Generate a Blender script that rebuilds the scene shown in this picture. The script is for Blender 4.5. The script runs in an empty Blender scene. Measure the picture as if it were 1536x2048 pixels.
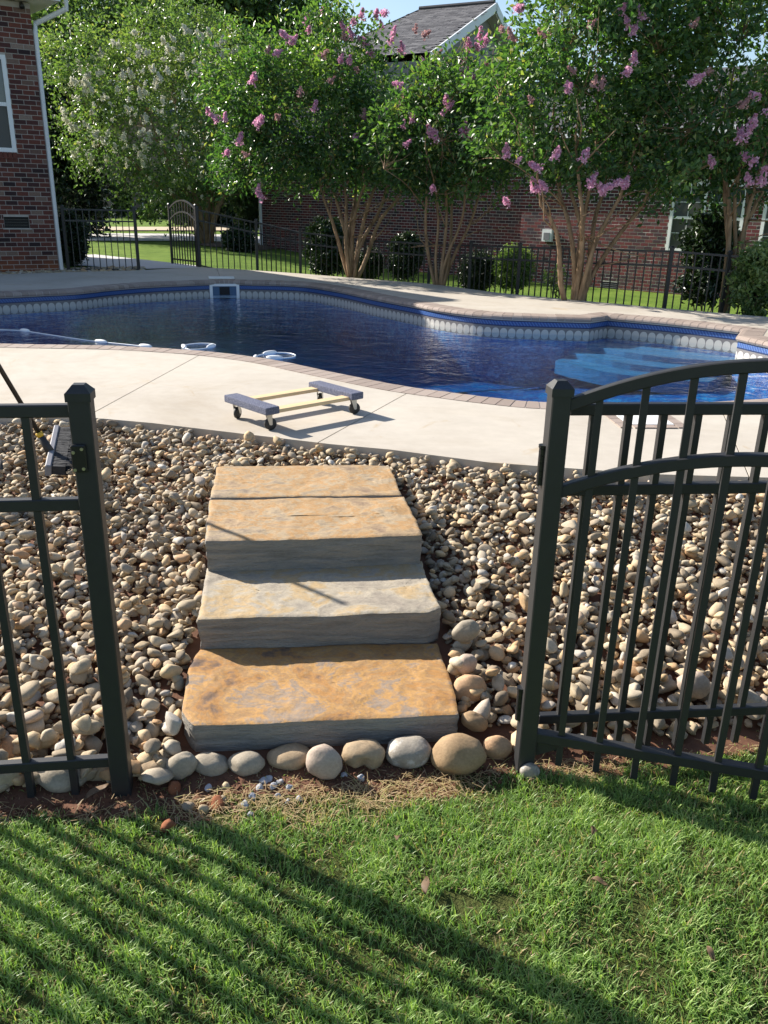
import bpy, bmesh, math, random
import numpy as np
from mathutils import Vector, Matrix, noise as mnoise

# ------------------------------------------------------------------ camera, sky, sun, exposure
F = 1656.0; TH = math.radians(20.5); RO = math.radians(1.3); CH = 1.75      # focal length in photo pixels, pitch, roll, height
W_ = np.array([0, math.cos(TH), -math.sin(TH)]); U0 = np.array([0, math.sin(TH), math.cos(TH)]); R0 = np.array([1., 0, 0])
R_ = math.cos(RO)*R0 + math.sin(RO)*U0; U_ = -math.sin(RO)*R0 + math.cos(RO)*U0
CAM = np.array([0, 0, CH])
SUN_EL = math.radians(31); SUN_H = np.array([-.87, .49]); SUN_H = SUN_H/np.linalg.norm(SUN_H)
scene = bpy.context.scene
col = bpy.data.collections.new('Scene'); scene.collection.children.link(col)
cd = bpy.data.cameras.new('camera'); cam = bpy.data.objects.new('camera', cd); col.objects.link(cam)
cd.sensor_fit = 'HORIZONTAL'; cd.sensor_width = 36; cd.lens = 36*F/1536; cd.clip_start = .05; cd.clip_end = 2000
cam.matrix_world = Matrix(((R_[0], U_[0], -W_[0], 0), (R_[1], U_[1], -W_[1], 0), (R_[2], U_[2], -W_[2], CH), (0, 0, 0, 1)))
scene.camera = cam
world = bpy.data.worlds.new('World'); scene.world = world; world.use_nodes = True
wn = world.node_tree; wn.nodes.clear()
sky = wn.nodes.new('ShaderNodeTexSky'); sky.sky_type = 'NISHITA'; sky.sun_disc = False
sky.sun_elevation = SUN_EL; sky.sun_rotation = math.atan2(SUN_H[0], SUN_H[1])
sky.air_density = 1.0; sky.dust_density = 1.0; sky.ozone_density = 1.5
bg = wn.nodes.new('ShaderNodeBackground'); bg.inputs[1].default_value = .088
wo = wn.nodes.new('ShaderNodeOutputWorld'); wn.links.new(sky.outputs[0], bg.inputs[0]); wn.links.new(bg.outputs[0], wo.inputs[0])
sd = bpy.data.lights.new('sun', 'SUN'); sd.energy = 5.0; sd.angle = math.radians(.53); sd.color = (1, .935, .84)
sun = bpy.data.objects.new('sun', sd); col.objects.link(sun)
SUNV = Vector((SUN_H[0]*math.cos(SUN_EL), SUN_H[1]*math.cos(SUN_EL), math.sin(SUN_EL)))
sun.rotation_euler = SUNV.to_track_quat('Z', 'Y').to_euler(); sun.location = SUNV*40
scene.view_settings.view_transform = 'Standard'; scene.view_settings.look = 'None'
scene.view_settings.exposure = 1.12; scene.view_settings.gamma = 1; scene.view_settings.use_curve_mapping = False
scene.render.engine = 'CYCLES'
scene.cycles.max_bounces = 10; scene.cycles.transparent_max_bounces = 24; scene.cycles.transmission_bounces = 6

rng = np.random.default_rng(7); random.seed(7)
# ------------------------------------------------------------------ photo pixel -> world
def ray(x, y): return W_ + R_*(x-768)/F - U_*(y-1024)/F
def onz(x, y, z): d = ray(x, y); return CAM + d*((z-CH)/d[2])
def ony(x, y, Y): d = ray(x, y); return CAM + d*(Y/d[1])
def onplane(x, y, P, n): d = ray(x, y); return CAM + d*(((np.array(P)-CAM)@n)/(d@n))
def proj(P):
    P = np.asarray(P) - CAM; z = P@W_
    return 768+F*(P@R_)/z, 1024-F*(P@U_)/z, z

# ------------------------------------------------------------------ mesh helpers
def link(o, parent=None):
    col.objects.link(o)
    if parent is not None: o.parent = parent
    return o
def mesh_data(name, verts, faces, mats=None, smooth=False, colr=None, midx=None, uvs=None):
    me = bpy.data.meshes.new(name)
    verts = np.asarray(verts, dtype=np.float32)
    if isinstance(faces, np.ndarray):
        nf, k = faces.shape
        me.vertices.add(len(verts)); me.vertices.foreach_set('co', verts.ravel())
        me.loops.add(nf*k); me.loops.foreach_set('vertex_index', faces.astype(np.int32).ravel())
        me.polygons.add(nf); me.polygons.foreach_set('loop_start', np.arange(0, nf*k, k, dtype=np.int32))
        me.polygons.foreach_set('loop_total', np.full(nf, k, dtype=np.int32))
        me.update(calc_edges=True); me.validate()
    else:
        me.from_pydata([tuple(map(float, v)) for v in verts], [], [tuple(map(int, f)) for f in faces])
    if mats is not None:
        for m in (mats if isinstance(mats, (list, tuple)) else [mats]): me.materials.append(m)
    if midx is not None: me.polygons.foreach_set('material_index', np.asarray(midx, dtype=np.int32))
    me.polygons.foreach_set('use_smooth', np.full(len(me.polygons), bool(smooth)))
    if colr is not None:
        a = me.color_attributes.new('Col', 'FLOAT_COLOR', 'POINT')
        c = np.ones((len(verts), 4), dtype=np.float32); colr = np.asarray(colr, dtype=np.float32)
        if colr.ndim == 1: c[:, 0] = c[:, 1] = c[:, 2] = colr
        else: c[:, :3] = colr
        a.data.foreach_set('color', c.ravel())
    if uvs is not None:
        uv = me.uv_layers.new(name='UVMap'); li = np.zeros(len(me.loops), dtype=np.int32); me.loops.foreach_get('vertex_index', li)
        uv.data.foreach_set('uv', np.asarray(uvs, dtype=np.float32)[li].ravel())
    me.update()
    return me
def mk(name, verts, faces, mats, parent=None, **kw):
    return link(bpy.data.objects.new(name, mesh_data(name, verts, faces, mats, **kw)), parent)
class MB:
    """collects shapes for ONE mesh object"""
    def __init__(s): s.v = []; s.f = []; s.m = []
    def add(s, V, Fc, mi=0):
        b = len(s.v); s.v += [tuple(map(float, v)) for v in V]; s.f += [tuple(b+i for i in f) for f in Fc]; s.m += [mi]*len(Fc); return s
    def box(s, c, size, ax=None, mi=0):
        """ax: 3 unit vectors"""
        c = np.array(c, float); ax = np.eye(3) if ax is None else np.array(ax, float); h = np.array(size)/2
        V = [c + ax[0]*h[0]*a + ax[1]*h[1]*b + ax[2]*h[2]*d for a in (-1, 1) for b in (-1, 1) for d in (-1, 1)]
        Fc = [(0, 1, 3, 2), (4, 6, 7, 5), (0, 4, 5, 1), (2, 3, 7, 6), (0, 2, 6, 4), (1, 5, 7, 3)]
        if np.dot(np.cross(ax[0], ax[1]), ax[2]) < 0: Fc = [f[::-1] for f in Fc]
        return s.add(V, Fc, mi)
    def tube(s, pts, rad, n=8, mi=0, cap=True):
        pts = [np.array(p, float) for p in pts]; m = len(pts)
        rads = [rad]*m if np.isscalar(rad) else list(rad)
        b = len(s.v); up = None
        for i, p in enumerate(pts):
            t = pts[min(i+1, m-1)] - pts[max(i-1, 0)]; t = t/(np.linalg.norm(t)+1e-9)
            if up is None:
                up = np.array([0, 0, 1.]) if abs(t[2]) < .9 else np.array([1., 0, 0])
            a = np.cross(t, up); a /= np.linalg.norm(a)+1e-9; up = np.cross(a, t)
            for k in range(n):
                an = 2*math.pi*k/n; s.v.append(tuple(p + (a*math.cos(an)+up*math.sin(an))*rads[i]))
        for i in range(m-1):
            for k in range(n):
                k2 = (k+1) % n
                s.f.append((b+i*n+k, b+i*n+k2, b+(i+1)*n+k2, b+(i+1)*n+k)); s.m.append(mi)
        if cap:
            s.f.append(tuple(b+k for k in range(n))[::-1]); s.f.append(tuple(b+(m-1)*n+k for k in range(n))); s.m += [mi, mi]
        return s
    def prism(s, poly, z0, z1, mi=0):
        n = len(poly); V = [(p[0], p[1], z0) for p in poly] + [(p[0], p[1], z1) for p in poly]
        area = sum(poly[i][0]*poly[(i+1) % n][1]-poly[(i+1) % n][0]*poly[i][1] for i in range(n))
        Fc = [tuple(range(n))[::-1], tuple(range(n, 2*n))] + [(i, (i+1) % n, n+(i+1) % n, n+i) for i in range(n)]
        if area < 0: Fc = [f[::-1] for f in Fc]
        return s.add(V, Fc, mi)
    def build(s, name, mats, parent=None, smooth=False):
        return mk(name, s.v, s.f, mats, parent, smooth=smooth, midx=s.m)
def bevel(o, w=.004, seg=2):
    bm = bmesh.new(); bm.from_mesh(o.data)
    bmesh.ops.bevel(bm, geom=[e for e in bm.edges if len(e.link_faces) == 2 and e.calc_face_angle(0) > .5], offset=w, segments=seg, affect='EDGES', profile=.6)
    bm.to_mesh(o.data); bm.free(); return o
def thing(name, label, cat, loc=(0, 0, 0), rz=0, group=None):
    o = bpy.data.objects.new(name, None); o.empty_display_size = .1; o.location = tuple(map(float, loc)); o.rotation_euler = (0, 0, rz)
    return tag(link(o), label, cat, group)
def tag(o, label, cat, group=None):
    o['label'] = label; o['category'] = cat
    if group: o['group'] = group
    return o
def struct(o): o['kind'] = 'structure'; return o
def stuff(o, label=None, cat=None):
    o['kind'] = 'stuff'
    if label: o['label'] = label; o['category'] = cat
    return o
def rot2(a): return np.array([[math.cos(a), -math.sin(a)], [math.sin(a), math.cos(a)]])
def smooth01(t): t = np.clip(t, 0, 1); return t*t*(3-2*t)
def vnoise(P, seed=0):
    """value noise, P (n,3)"""
    P = np.asarray(P, float); i = np.floor(P).astype(np.int64); f = P-i; f = f*f*(3-2*f)
    def h(a):
        n = (a[:, 0]*374761393 + a[:, 1]*668265263 + a[:, 2]*2147483647 + seed*1274126177) & 0xffffffff
        n = ((n ^ (n >> 13))*1274126177) & 0xffffffff; n = (n ^ (n >> 16)) & 0xffffffff
        return n/4294967295.0
    r = 0
    for dx in (0, 1):
        for dy in (0, 1):
            for dz in (0, 1):
                w = (f[:, 0] if dx else 1-f[:, 0])*(f[:, 1] if dy else 1-f[:, 1])*(f[:, 2] if dz else 1-f[:, 2])
                r = r + w*h(i+np.array([dx, dy, dz]))
    return r
def fbm(P, oct=4, seed=0):
    P = np.asarray(P, float); r = 0; a = .5
    for o in range(oct): r = r + a*vnoise(P*2**o, seed+o); a *= .5
    return r
def inpoly(x, y, poly):
    x = np.asarray(x, float); y = np.asarray(y, float); r = np.zeros(x.shape, bool); n = len(poly)
    for i in range(n):
        x1, y1 = poly[i][:2]; x2, y2 = poly[(i+1) % n][:2]
        c = ((y1 > y) != (y2 > y)) & (x < (x2-x1)*(y-y1)/((y2-y1) if y2 != y1 else 1e-9)+x1)
        r ^= c
    return r
def catmull(P, per=8):
    P = [np.array(p, float) for p in P]; out = []
    for i in range(len(P)-1):
        p0 = P[i-1] if i > 0 else 2*P[0]-P[1]; p1 = P[i]; p2 = P[i+1]; p3 = P[i+2] if i+2 < len(P) else 2*P[-1]-P[-2]
        for k in range(per):
            t = k/per; out.append(.5*((2*p1)+(-p0+p2)*t+(2*p0-5*p1+4*p2-p3)*t*t+(-p0+3*p1-3*p2+p3)*t**3))
    out.append(P[-1]); return out
def resample(P, step):
    P = np.array(P); L = np.r_[0, np.cumsum(np.linalg.norm(np.diff(P, axis=0), axis=1))]
    n = max(1, int(round(L[-1]/step))); t = np.linspace(0, L[-1], n+1)
    return np.stack([np.interp(t, L, P[:, k]) for k in range(P.shape[1])], 1)

# ------------------------------------------------------------------ materials
def new_mat(name):
    m = bpy.data.materials.new(name); m.use_nodes = True; nt = m.node_tree; nt.nodes.clear()
    out = nt.nodes.new('ShaderNodeOutputMaterial'); return m, nt, out
def nd(nt, t, ins=None, **kw):
    n = nt.nodes.new('ShaderNode'+t)
    for k, v in kw.items(): setattr(n, k, v)
    for k, v in (ins or {}).items():
        if hasattr(v, 'is_output'): nt.links.new(v, n.inputs[k])
        else: n.inputs[k].default_value = v
    return n
def ramp(nt, fac, stops, interp='LINEAR'):
    r = nt.nodes.new('ShaderNodeValToRGB'); r.color_ramp.interpolation = interp; e = r.color_ramp.elements
    while len(e) < len(stops): e.new(.5)
    for i, (p, c) in enumerate(stops):
        e[i].position = p; e[i].color = tuple(c)+(1,) if len(c) == 3 else c
    nt.links.new(fac, r.inputs[0]); return r.outputs[0]
def mixc(nt, fac, a, b, mode='MIX'):
    n = nt.nodes.new('ShaderNodeMix'); n.data_type = 'RGBA'; n.blend_type = mode
    for s, v in ((0, fac), (6, a), (7, b)):
        if hasattr(v, 'is_output'): nt.links.new(v, n.inputs[s])
        else: n.inputs[s].default_value = v if s == 0 else (tuple(v)+(1,) if len(v) == 3 else v)
    return n.outputs[2]
def math_(nt, op, a, b=0.0, clamp=False):
    n = nt.nodes.new('ShaderNodeMath'); n.operation = op; n.use_clamp = clamp
    for i, v in enumerate((a, b)):
        if hasattr(v, 'is_output'): nt.links.new(v, n.inputs[i])
        else: n.inputs[i].default_value = v
    return n.outputs[0]
def noise_(nt, scale, detail=4, rough=.55, vec=None, dist=0):
    n = nd(nt, 'TexNoise', {'Scale': scale, 'Detail': detail, 'Roughness': rough, 'Distortion': dist})
    if vec is not None: nt.links.new(vec, n.inputs['Vector'])
    return n.outputs[0]
def pos_(nt): return nd(nt, 'NewGeometry').outputs['Position']
def objc(nt): return nd(nt, 'TexCoord').outputs['Object']
def bump_(nt, h, strength=.3, dist=.01): return nd(nt, 'Bump', {'Height': h, 'Strength': strength, 'Distance': dist}).outputs[0]
def prin(nt, out, base, rough=.6, nrm=None, metal=0, spec=.5, **kw):
    p = nt.nodes.new('ShaderNodeBsdfPrincipled')
    for k, v in dict({'Base Color': base, 'Roughness': rough, 'Metallic': metal, 'Specular IOR Level': spec}, **kw).items():
        if hasattr(v, 'is_output'): nt.links.new(v, p.inputs[k])
        else: p.inputs[k].default_value = (tuple(v)+(1,)) if k == 'Base Color' and len(v) == 3 else v
    if nrm is not None: nt.links.new(nrm, p.inputs['Normal'])
    nt.links.new(p.outputs[0], out.inputs[0]); return p
def simple(name, base, rough=.6, var=.15, scale=8, metal=0, spec=.5, bump=0, bscale=60):
    m, nt, out = new_mat(name); v = objc(nt); n = noise_(nt, scale, 5, .6, v)
    c = mixc(nt, n, [b*(1-var) for b in base], [min(1, b*(1+var)) for b in base])
    nr = bump_(nt, noise_(nt, bscale, 4, .6, v), bump, .003) if bump else None
    prin(nt, out, c, rough, nr, metal, spec); return m
M = {}
M['fence'] = simple('fence_black', (.0195, .0195, .0205), .5, .25, 30, spec=.55, bump=.08, bscale=400)
M['fence_far'] = M['fence']
M['screw'] = simple('screw_steel', (.55, .55, .53), .3, .1, metal=1)
M['white_trim'] = simple('white_trim', (.72, .73, .74), .5, .05)
M['soffit'] = simple('soffit', (.62, .58, .5), .6, .06)
M['mortar'] = simple('mortar', (.38, .35, .32), .9, .2, 20, bump=.2)
M['mortar_pale'] = simple('mortar_pale', (.62, .58, .54), .9, .15, 20)
M['dark'] = simple('dark_recess', (.012, .012, .013), .8)
M['rubber'] = simple('rubber', (.02, .019, .018), .6, .2, 40)
M['zinc'] = simple('zinc', (.5, .49, .46), .38, .15, 30, metal=.8)
M['pine'] = simple('pine', (.62, .46, .26), .6, .12, 14)
M['plastic_white'] = simple('plastic_white', (.78, .79, .78), .35, .04)
M['plastic_black'] = simple('plastic_black', (.012, .012, .013), .35, .2)
M['yellow'] = simple('yellow_plastic', (.62, .38, .03), .5, .08)
M['brush'] = simple('brush', (.02, .021, .024), .85, .5, 60)
M['brush_tip'] = simple('brush_tip', (.09, .085, .075), .9, .5, 60)
M['gray_plastic'] = simple('grey_plastic', (.17, .17, .19), .5, .15)
M['shutter'] = simple('shutter', (.015, .018, .03), .5)
M['soil'] = simple('soil', (.12, .052, .027), .95, .6, 14, bump=.9, bscale=60)
M['clay'] = simple('clay', (.22, .075, .03), .95, .4, 30, bump=.8, bscale=80)
M['dry_leaf'] = simple('dry_leaf', (.13, .08, .042), .7, .35, 30)
M['pipe_stone'] = simple('white_gravel', (.34, .345, .37), .7, .4, 40)

def m_bark(name, a, b, sc):
    m, nt, out = new_mat(name); v = objc(nt)
    mp = nd(nt, 'Mapping', {'Vector': v, 'Scale': (1, 1, .22)}).outputs[0]
    n = noise_(nt, sc, 6, .65, mp); c = ramp(nt, n, [(.32, a), (.52, b), (.72, [x*1.35 for x in b])])
    prin(nt, out, c, .75, bump_(nt, n, .35, .01), spec=.25); return m
M['crepe_bark'] = m_bark('crepe_bark', (.12, .075, .042), (.27, .18, .105), 16)
M['bark'] = m_bark('bark', (.05, .035, .024), (.13, .09, .06), 14)

def m_leaf(name, stops, transl=.35, rough=.38, spec=.5, tint=(1.5, 1.7, .6)):
    m, nt, out = new_mat(name)
    a = nd(nt, 'Attribute', attribute_name='Col').outputs['Fac']
    c = ramp(nt, a, stops)
    p = nt.nodes.new('ShaderNodeBsdfPrincipled'); nt.links.new(c, p.inputs['Base Color'])
    p.inputs['Roughness'].default_value = rough; p.inputs['Specular IOR Level'].default_value = spec
    tc = mixc(nt, 1.0, c, tint, 'MULTIPLY')
    t = nt.nodes.new('ShaderNodeBsdfTranslucent'); nt.links.new(tc, t.inputs[0])
    mx = nd(nt, 'MixShader', {0: transl, 1: p.outputs[0], 2: t.outputs[0]}); nt.links.new(mx.outputs[0], out.inputs[0]); return m
M['leaf_crepe'] = m_leaf('leaf_crepe', [(0, (.025, .06, .024)), (.5, (.06, .125, .04)), (.85, (.17, .25, .07)), (1, (.3, .26, .1))], .42, .36, .5, (1.4, 1.7, .6))
M['leaf_white'] = m_leaf('leaf_white_tree', [(0, (.05, .09, .034)), (.5, (.11, .175, .06)), (.85, (.21, .27, .09)), (1, (.33, .3, .12))], .38, .38, .5, (1.3, 1.5, .6))
M['leaf_oak'] = m_leaf('leaf_oak', [(0, (.028, .06, .018)), (.6, (.065, .115, .034)), (1, (.14, .2, .06))], .35, .45, .35)
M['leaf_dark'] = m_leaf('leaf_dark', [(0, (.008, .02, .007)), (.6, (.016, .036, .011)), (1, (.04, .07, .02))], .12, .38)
M['leaf_shrub'] = m_leaf('leaf_shrub', [(0, (.05, .09, .028)), (.5, (.12, .19, .065)), (1, (.26, .31, .12))], .35, .32)
M['leaf_grey'] = m_leaf('leaf_greygreen', [(0, (.05, .085, .04)), (.6, (.1, .14, .065)), (1, (.16, .2, .1))], .3, .5)
M['grass'] = m_leaf('grass_blades', [(0, (.09, .17, .042)), (.35, (.21, .33, .088)), (.6, (.38, .49, .165)), (.74, (.47, .5, .22)), (.84, (.4, .29, .15)), (1, (.52, .38, .24))], .4, .42, .4, (1.3, 1.5, .55))
M['petal_pink'] = m_leaf('petal_pink', [(0, (.6, .3, .45)), (.6, (.77, .47, .62)), (1, (.86, .66, .75))], .35, .7, .2, (1.2, 1, 1.1))
M['petal_faded'] = m_leaf('petal_faded', [(0, (.38, .2, .2)), (.6, (.55, .33, .32)), (1, (.62, .45, .42))], .3, .7, .2, (1.1, 1, 1))
M['petal_white'] = m_leaf('petal_white', [(0, (.6, .57, .46)), (.6, (.76, .74, .64)), (1, (.85, .84, .78))], .3, .7, .2, (1.1, 1.1, 1))

def m_brick(name, src, dirt=True):
    m, nt, out = new_mat(name)
    f = nd(nt, 'ObjectInfo').outputs['Random'] if src == 'obj' else nd(nt, 'Attribute', attribute_name='Col').outputs['Fac']
    c = ramp(nt, f, [(0, (.03, .02, .023)), (.2, (.075, .032, .03)), (.45, (.12, .043, .034)), (.7, (.145, .05, .037)), (.88, (.095, .043, .037)), (.95, (.19, .13, .105)), (1, (.24, .18, .15))])
    p = pos_(nt); n = noise_(nt, 55, 5, .65, p)
    c = mixc(nt, .55, c, ramp(nt, n, [(.3, (.5, .5, .5)), (.7, (1.35, 1.3, 1.25))]), 'MULTIPLY')
    if dirt:   # red clay splash on the lowest courses
        z = nd(nt, 'SeparateXYZ', {0: p}).outputs[2]
        zz = nd(nt, 'MapRange', {0: math_(nt, 'ADD', z, math_(nt, 'MULTIPLY', noise_(nt, 3, 3, .6, p), .5)), 1: .98, 2: .62, 3: 0, 4: .75}).outputs[0]
        c = mixc(nt, zz, c, (.25, .085, .035))
    prin(nt, out, c, .85, bump_(nt, n, .5, .004), spec=.25); return m
M['brick_obj'] = m_brick('brick_piece', 'obj'); M['brick_att'] = m_brick('brick_joined', 'attr')
def m_brick2(name, src):
    m, nt, out = new_mat(name)
    f = nd(nt, 'ObjectInfo').outputs['Random'] if src == 'obj' else nd(nt, 'Attribute', attribute_name='Col').outputs['Fac']
    c = ramp(nt, f, [(0, (.05, .032, .042)), (.3, (.085, .04, .045)), (.45, (.13, .035, .04)), (.8, (.17, .045, .044)), (1, (.1, .06, .065))])
    n = noise_(nt, 40, 4, .6, pos_(nt)); c = mixc(nt, .4, c, ramp(nt, n, [(.3, (.6, .6, .6)), (.7, (1.3, 1.3, 1.3))]), 'MULTIPLY')
    prin(nt, out, c, .85, spec=.25); return m
M['brick2_obj'] = m_brick2('brick2_piece', 'obj'); M['brick2_att'] = m_brick2('brick2_joined', 'attr')
def m_farbrick():
    m, nt, out = new_mat('far_brick'); b = nd(nt, 'TexBrick', {'Vector': nd(nt, 'TexCoord').outputs['Object'], 'Color1': (.15, .045, .038, 1), 'Color2': (.1, .035, .033, 1), 'Mortar': (.22, .17, .15, 1), 'Scale': 1, 'Mortar Size': .008, 'Brick Width': .2, 'Row Height': .075})
    prin(nt, out, b.outputs[0], .85, spec=.2); return m
M['far_brick'] = m_farbrick()
STONE = [(0, (.15, .12, .085)), (.12, (.25, .2, .14)), (.28, (.36, .295, .2)), (.42, (.42, .325, .2)), (.55, (.3, .255, .195)), (.66, (.43, .375, .285)), (.78, (.5, .37, .215)), (.88, (.42, .26, .135)), (.95, (.37, .34, .295)), (1, (.52, .48, .41))]
def m_stone(name, src):
    m, nt, out = new_mat(name)
    oi = nd(nt, 'ObjectInfo').outputs['Random']
    f = oi if src == 'obj' else nd(nt, 'Attribute', attribute_name='Col').outputs['Fac']
    c = ramp(nt, f, STONE); p = pos_(nt); n = noise_(nt, 28, 5, .6, p); n2 = noise_(nt, 190, 3, .6, p)
    c = mixc(nt, .6, c, ramp(nt, n, [(.28, (.8, .77, .72)), (.5, (1.12, 1.11, 1.1)), (.75, (1.34, 1.28, 1.2))]), 'MULTIPLY')
    c = mixc(nt, .35, c, ramp(nt, n2, [(.35, (.75, .72, .7)), (.65, (1.15, 1.15, 1.15))]), 'MULTIPLY')
    prin(nt, out, c, .78, bump_(nt, math_(nt, 'ADD', n, math_(nt, 'MULTIPLY', n2, .5)), .3, .004), spec=.3); return m
M['stone_obj'] = m_stone('stone_piece', 'obj'); M['stone_att'] = m_stone('stone_joined', 'attr')
def m_cobble(name, a, b, spot=None):
    m, nt, out = new_mat(name); v = objc(nt); n = noise_(nt, 9, 6, .62, v); n2 = noise_(nt, 120, 4, .65, v)
    c = ramp(nt, n, [(.3, a), (.68, b)])
    c = mixc(nt, .45, c, ramp(nt, n2, [(.3, (.62, .6, .58)), (.7, (1.25, 1.25, 1.22))]), 'MULTIPLY')
    if spot is not None: c = mixc(nt, ramp(nt, noise_(nt, 16, 5, .7, v), [(.5, (0, 0, 0)), (.62, (1, 1, 1))]), c, spot)
    prin(nt, out, c, .8, bump_(nt, math_(nt, 'ADD', n, math_(nt, 'MULTIPLY', n2, .6)), .35, .005), spec=.3); return m
def m_slab(name, stops, grey=False, seed=0):
    m, nt, out = new_mat(name); v = objc(nt); mp = nd(nt, 'Mapping', {'Vector': v, 'Location': (seed*3.1, seed*1.7, 0), 'Scale': (1, 1.25, 1)}).outputs[0]
    n = noise_(nt, 3.2, 7, .62, mp, .7); n1 = noise_(nt, 7.5, 6, .66, mp, .4); n2 = noise_(nt, 70, 5, .7, mp)
    f = math_(nt, 'ADD', math_(nt, 'MULTIPLY', n, .62), math_(nt, 'MULTIPLY', n1, .38))
    c = ramp(nt, nd(nt, 'MapRange', {0: f, 1: .36, 2: .64, 3: .26, 4: .78}).outputs[0], stops)
    c = mixc(nt, .55, c, ramp(nt, n2, [(.3, (.68, .66, .64)), (.7, (1.2, 1.2, 1.18))]), 'MULTIPLY')
    cr = nd(nt, 'TexVoronoi', {'Vector': nd(nt, 'Mapping', {'Vector': mp, 'Scale': (1, 1.6, 1)}).outputs[0], 'Scale': 7, 'Randomness': 1})
    h = math_(nt, 'ADD', math_(nt, 'MULTIPLY', n1, 1.0), math_(nt, 'MULTIPLY', n2, .25))
    prin(nt, out, c, .78, bump_(nt, h, .5, .012), spec=.3); return m
M['slab_rust'] = m_slab('slab_top_rust', [(.24, (.08, .058, .052)), (.35, (.19, .12, .075)), (.44, (.37, .19, .06)), (.5, (.3, .185, .09)), (.56, (.42, .235, .08)), (.63, (.24, .19, .15)), (.72, (.38, .23, .1)), (.8, (.17, .12, .09))], seed=1)
M['slab_tan'] = m_slab('slab_top_tan', [(.24, (.17, .115, .08)), (.36, (.27, .19, .12)), (.46, (.37, .265, .155)), (.52, (.37, .215, .09)), (.6, (.36, .275, .175)), (.72, (.23, .18, .135))], seed=2)
M['slab_pale'] = m_slab('slab_top_pale', [(.28, (.25, .215, .175)), (.42, (.31, .27, .215)), (.5, (.36, .315, .245)), (.57, (.37, .285, .175)), (.63, (.4, .285, .15)), (.7, (.33, .29, .23))], seed=3)
def m_slabside():
    m, nt, out = new_mat('slab_side_grey'); v = objc(nt)
    mp = nd(nt, 'Mapping', {'Vector': v, 'Scale': (1, 1, 9)}).outputs[0]; n = noise_(nt, 5, 6, .6, mp, .4); n2 = noise_(nt, 60, 4, .65, nd(nt, 'Mapping', {'Vector': v, 'Scale': (1, 1, 3)}).outputs[0])
    c = ramp(nt, n, [(.3, (.2, .185, .165)), (.5, (.3, .28, .25)), (.62, (.36, .31, .25)), (.72, (.28, .27, .26))])
    c = mixc(nt, .35, c, ramp(nt, n2, [(.3, (.65, .65, .65)), (.7, (1.2, 1.2, 1.2))]), 'MULTIPLY')
    prin(nt, out, c, .8, bump_(nt, math_(nt, 'ADD', n, math_(nt, 'MULTIPLY', n2, .6)), .95, .014), spec=.3); return m
M['slab_side'] = m_slabside()
def m_deck():
    m, nt, out = new_mat('deck_concrete'); p = pos_(nt); n = noise_(nt, .9, 6, .6, p, .3); n2 = noise_(nt, 9, 6, .65, p); n3 = noise_(nt, 160, 3, .6, p)
    c = ramp(nt, n, [(.3, (.395, .352, .295)), (.5, (.45, .408, .348)), (.7, (.49, .447, .382))])
    c = mixc(nt, .5, c, ramp(nt, n2, [(.3, (.88, .87, .86)), (.7, (1.07, 1.07, 1.07))]), 'MULTIPLY')
    st = ramp(nt, noise_(nt, 2.4, 4, .7, p, 1.2), [(.62, (1, 1, 1)), (.74, (.9, .8, .66))]); c = mixc(nt, .8, c, st, 'MULTIPLY')
    sp = nd(nt, 'TexVoronoi', {'Vector': p, 'Scale': 5.5}).outputs['Distance']; c = mixc(nt, ramp(nt, math_(nt, 'ADD', sp, math_(nt, 'MULTIPLY', n2, .06)), [(.035, (.55, .55, .55)), (.06, (0, 0, 0))]), c, (.2, .15, .1))
    st2 = ramp(nt, noise_(nt, .55, 5, .7, p, 1.6), [(.5, (1, 1, 1)), (.7, (.86, .82, .76))]); c = mixc(nt, .7, c, st2, 'MULTIPLY')
    prin(nt, out, c, .85, bump_(nt, n3, .15, .003), spec=.25); return m
M['deck'] = m_deck()
def m_coping():
    m, nt, out = new_mat('coping_brick'); r = nd(nt, 'ObjectInfo').outputs['Random']; n = noise_(nt, 70, 5, .65, pos_(nt))
    c = ramp(nt, r, [(0, (.25, .2, .17)), (.5, (.3, .24, .205)), (1, (.34, .28, .24))]); c = mixc(nt, .4, c, ramp(nt, n, [(.3, (.75, .74, .73)), (.7, (1.15, 1.15, 1.15))]), 'MULTIPLY')
    prin(nt, out, c, .8, bump_(nt, n, .25, .003), spec=.3); return m
M['coping'] = m_coping()
M['coping_mortar'] = simple('coping_mortar', (.5, .46, .4), .9, .12, 40)
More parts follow.
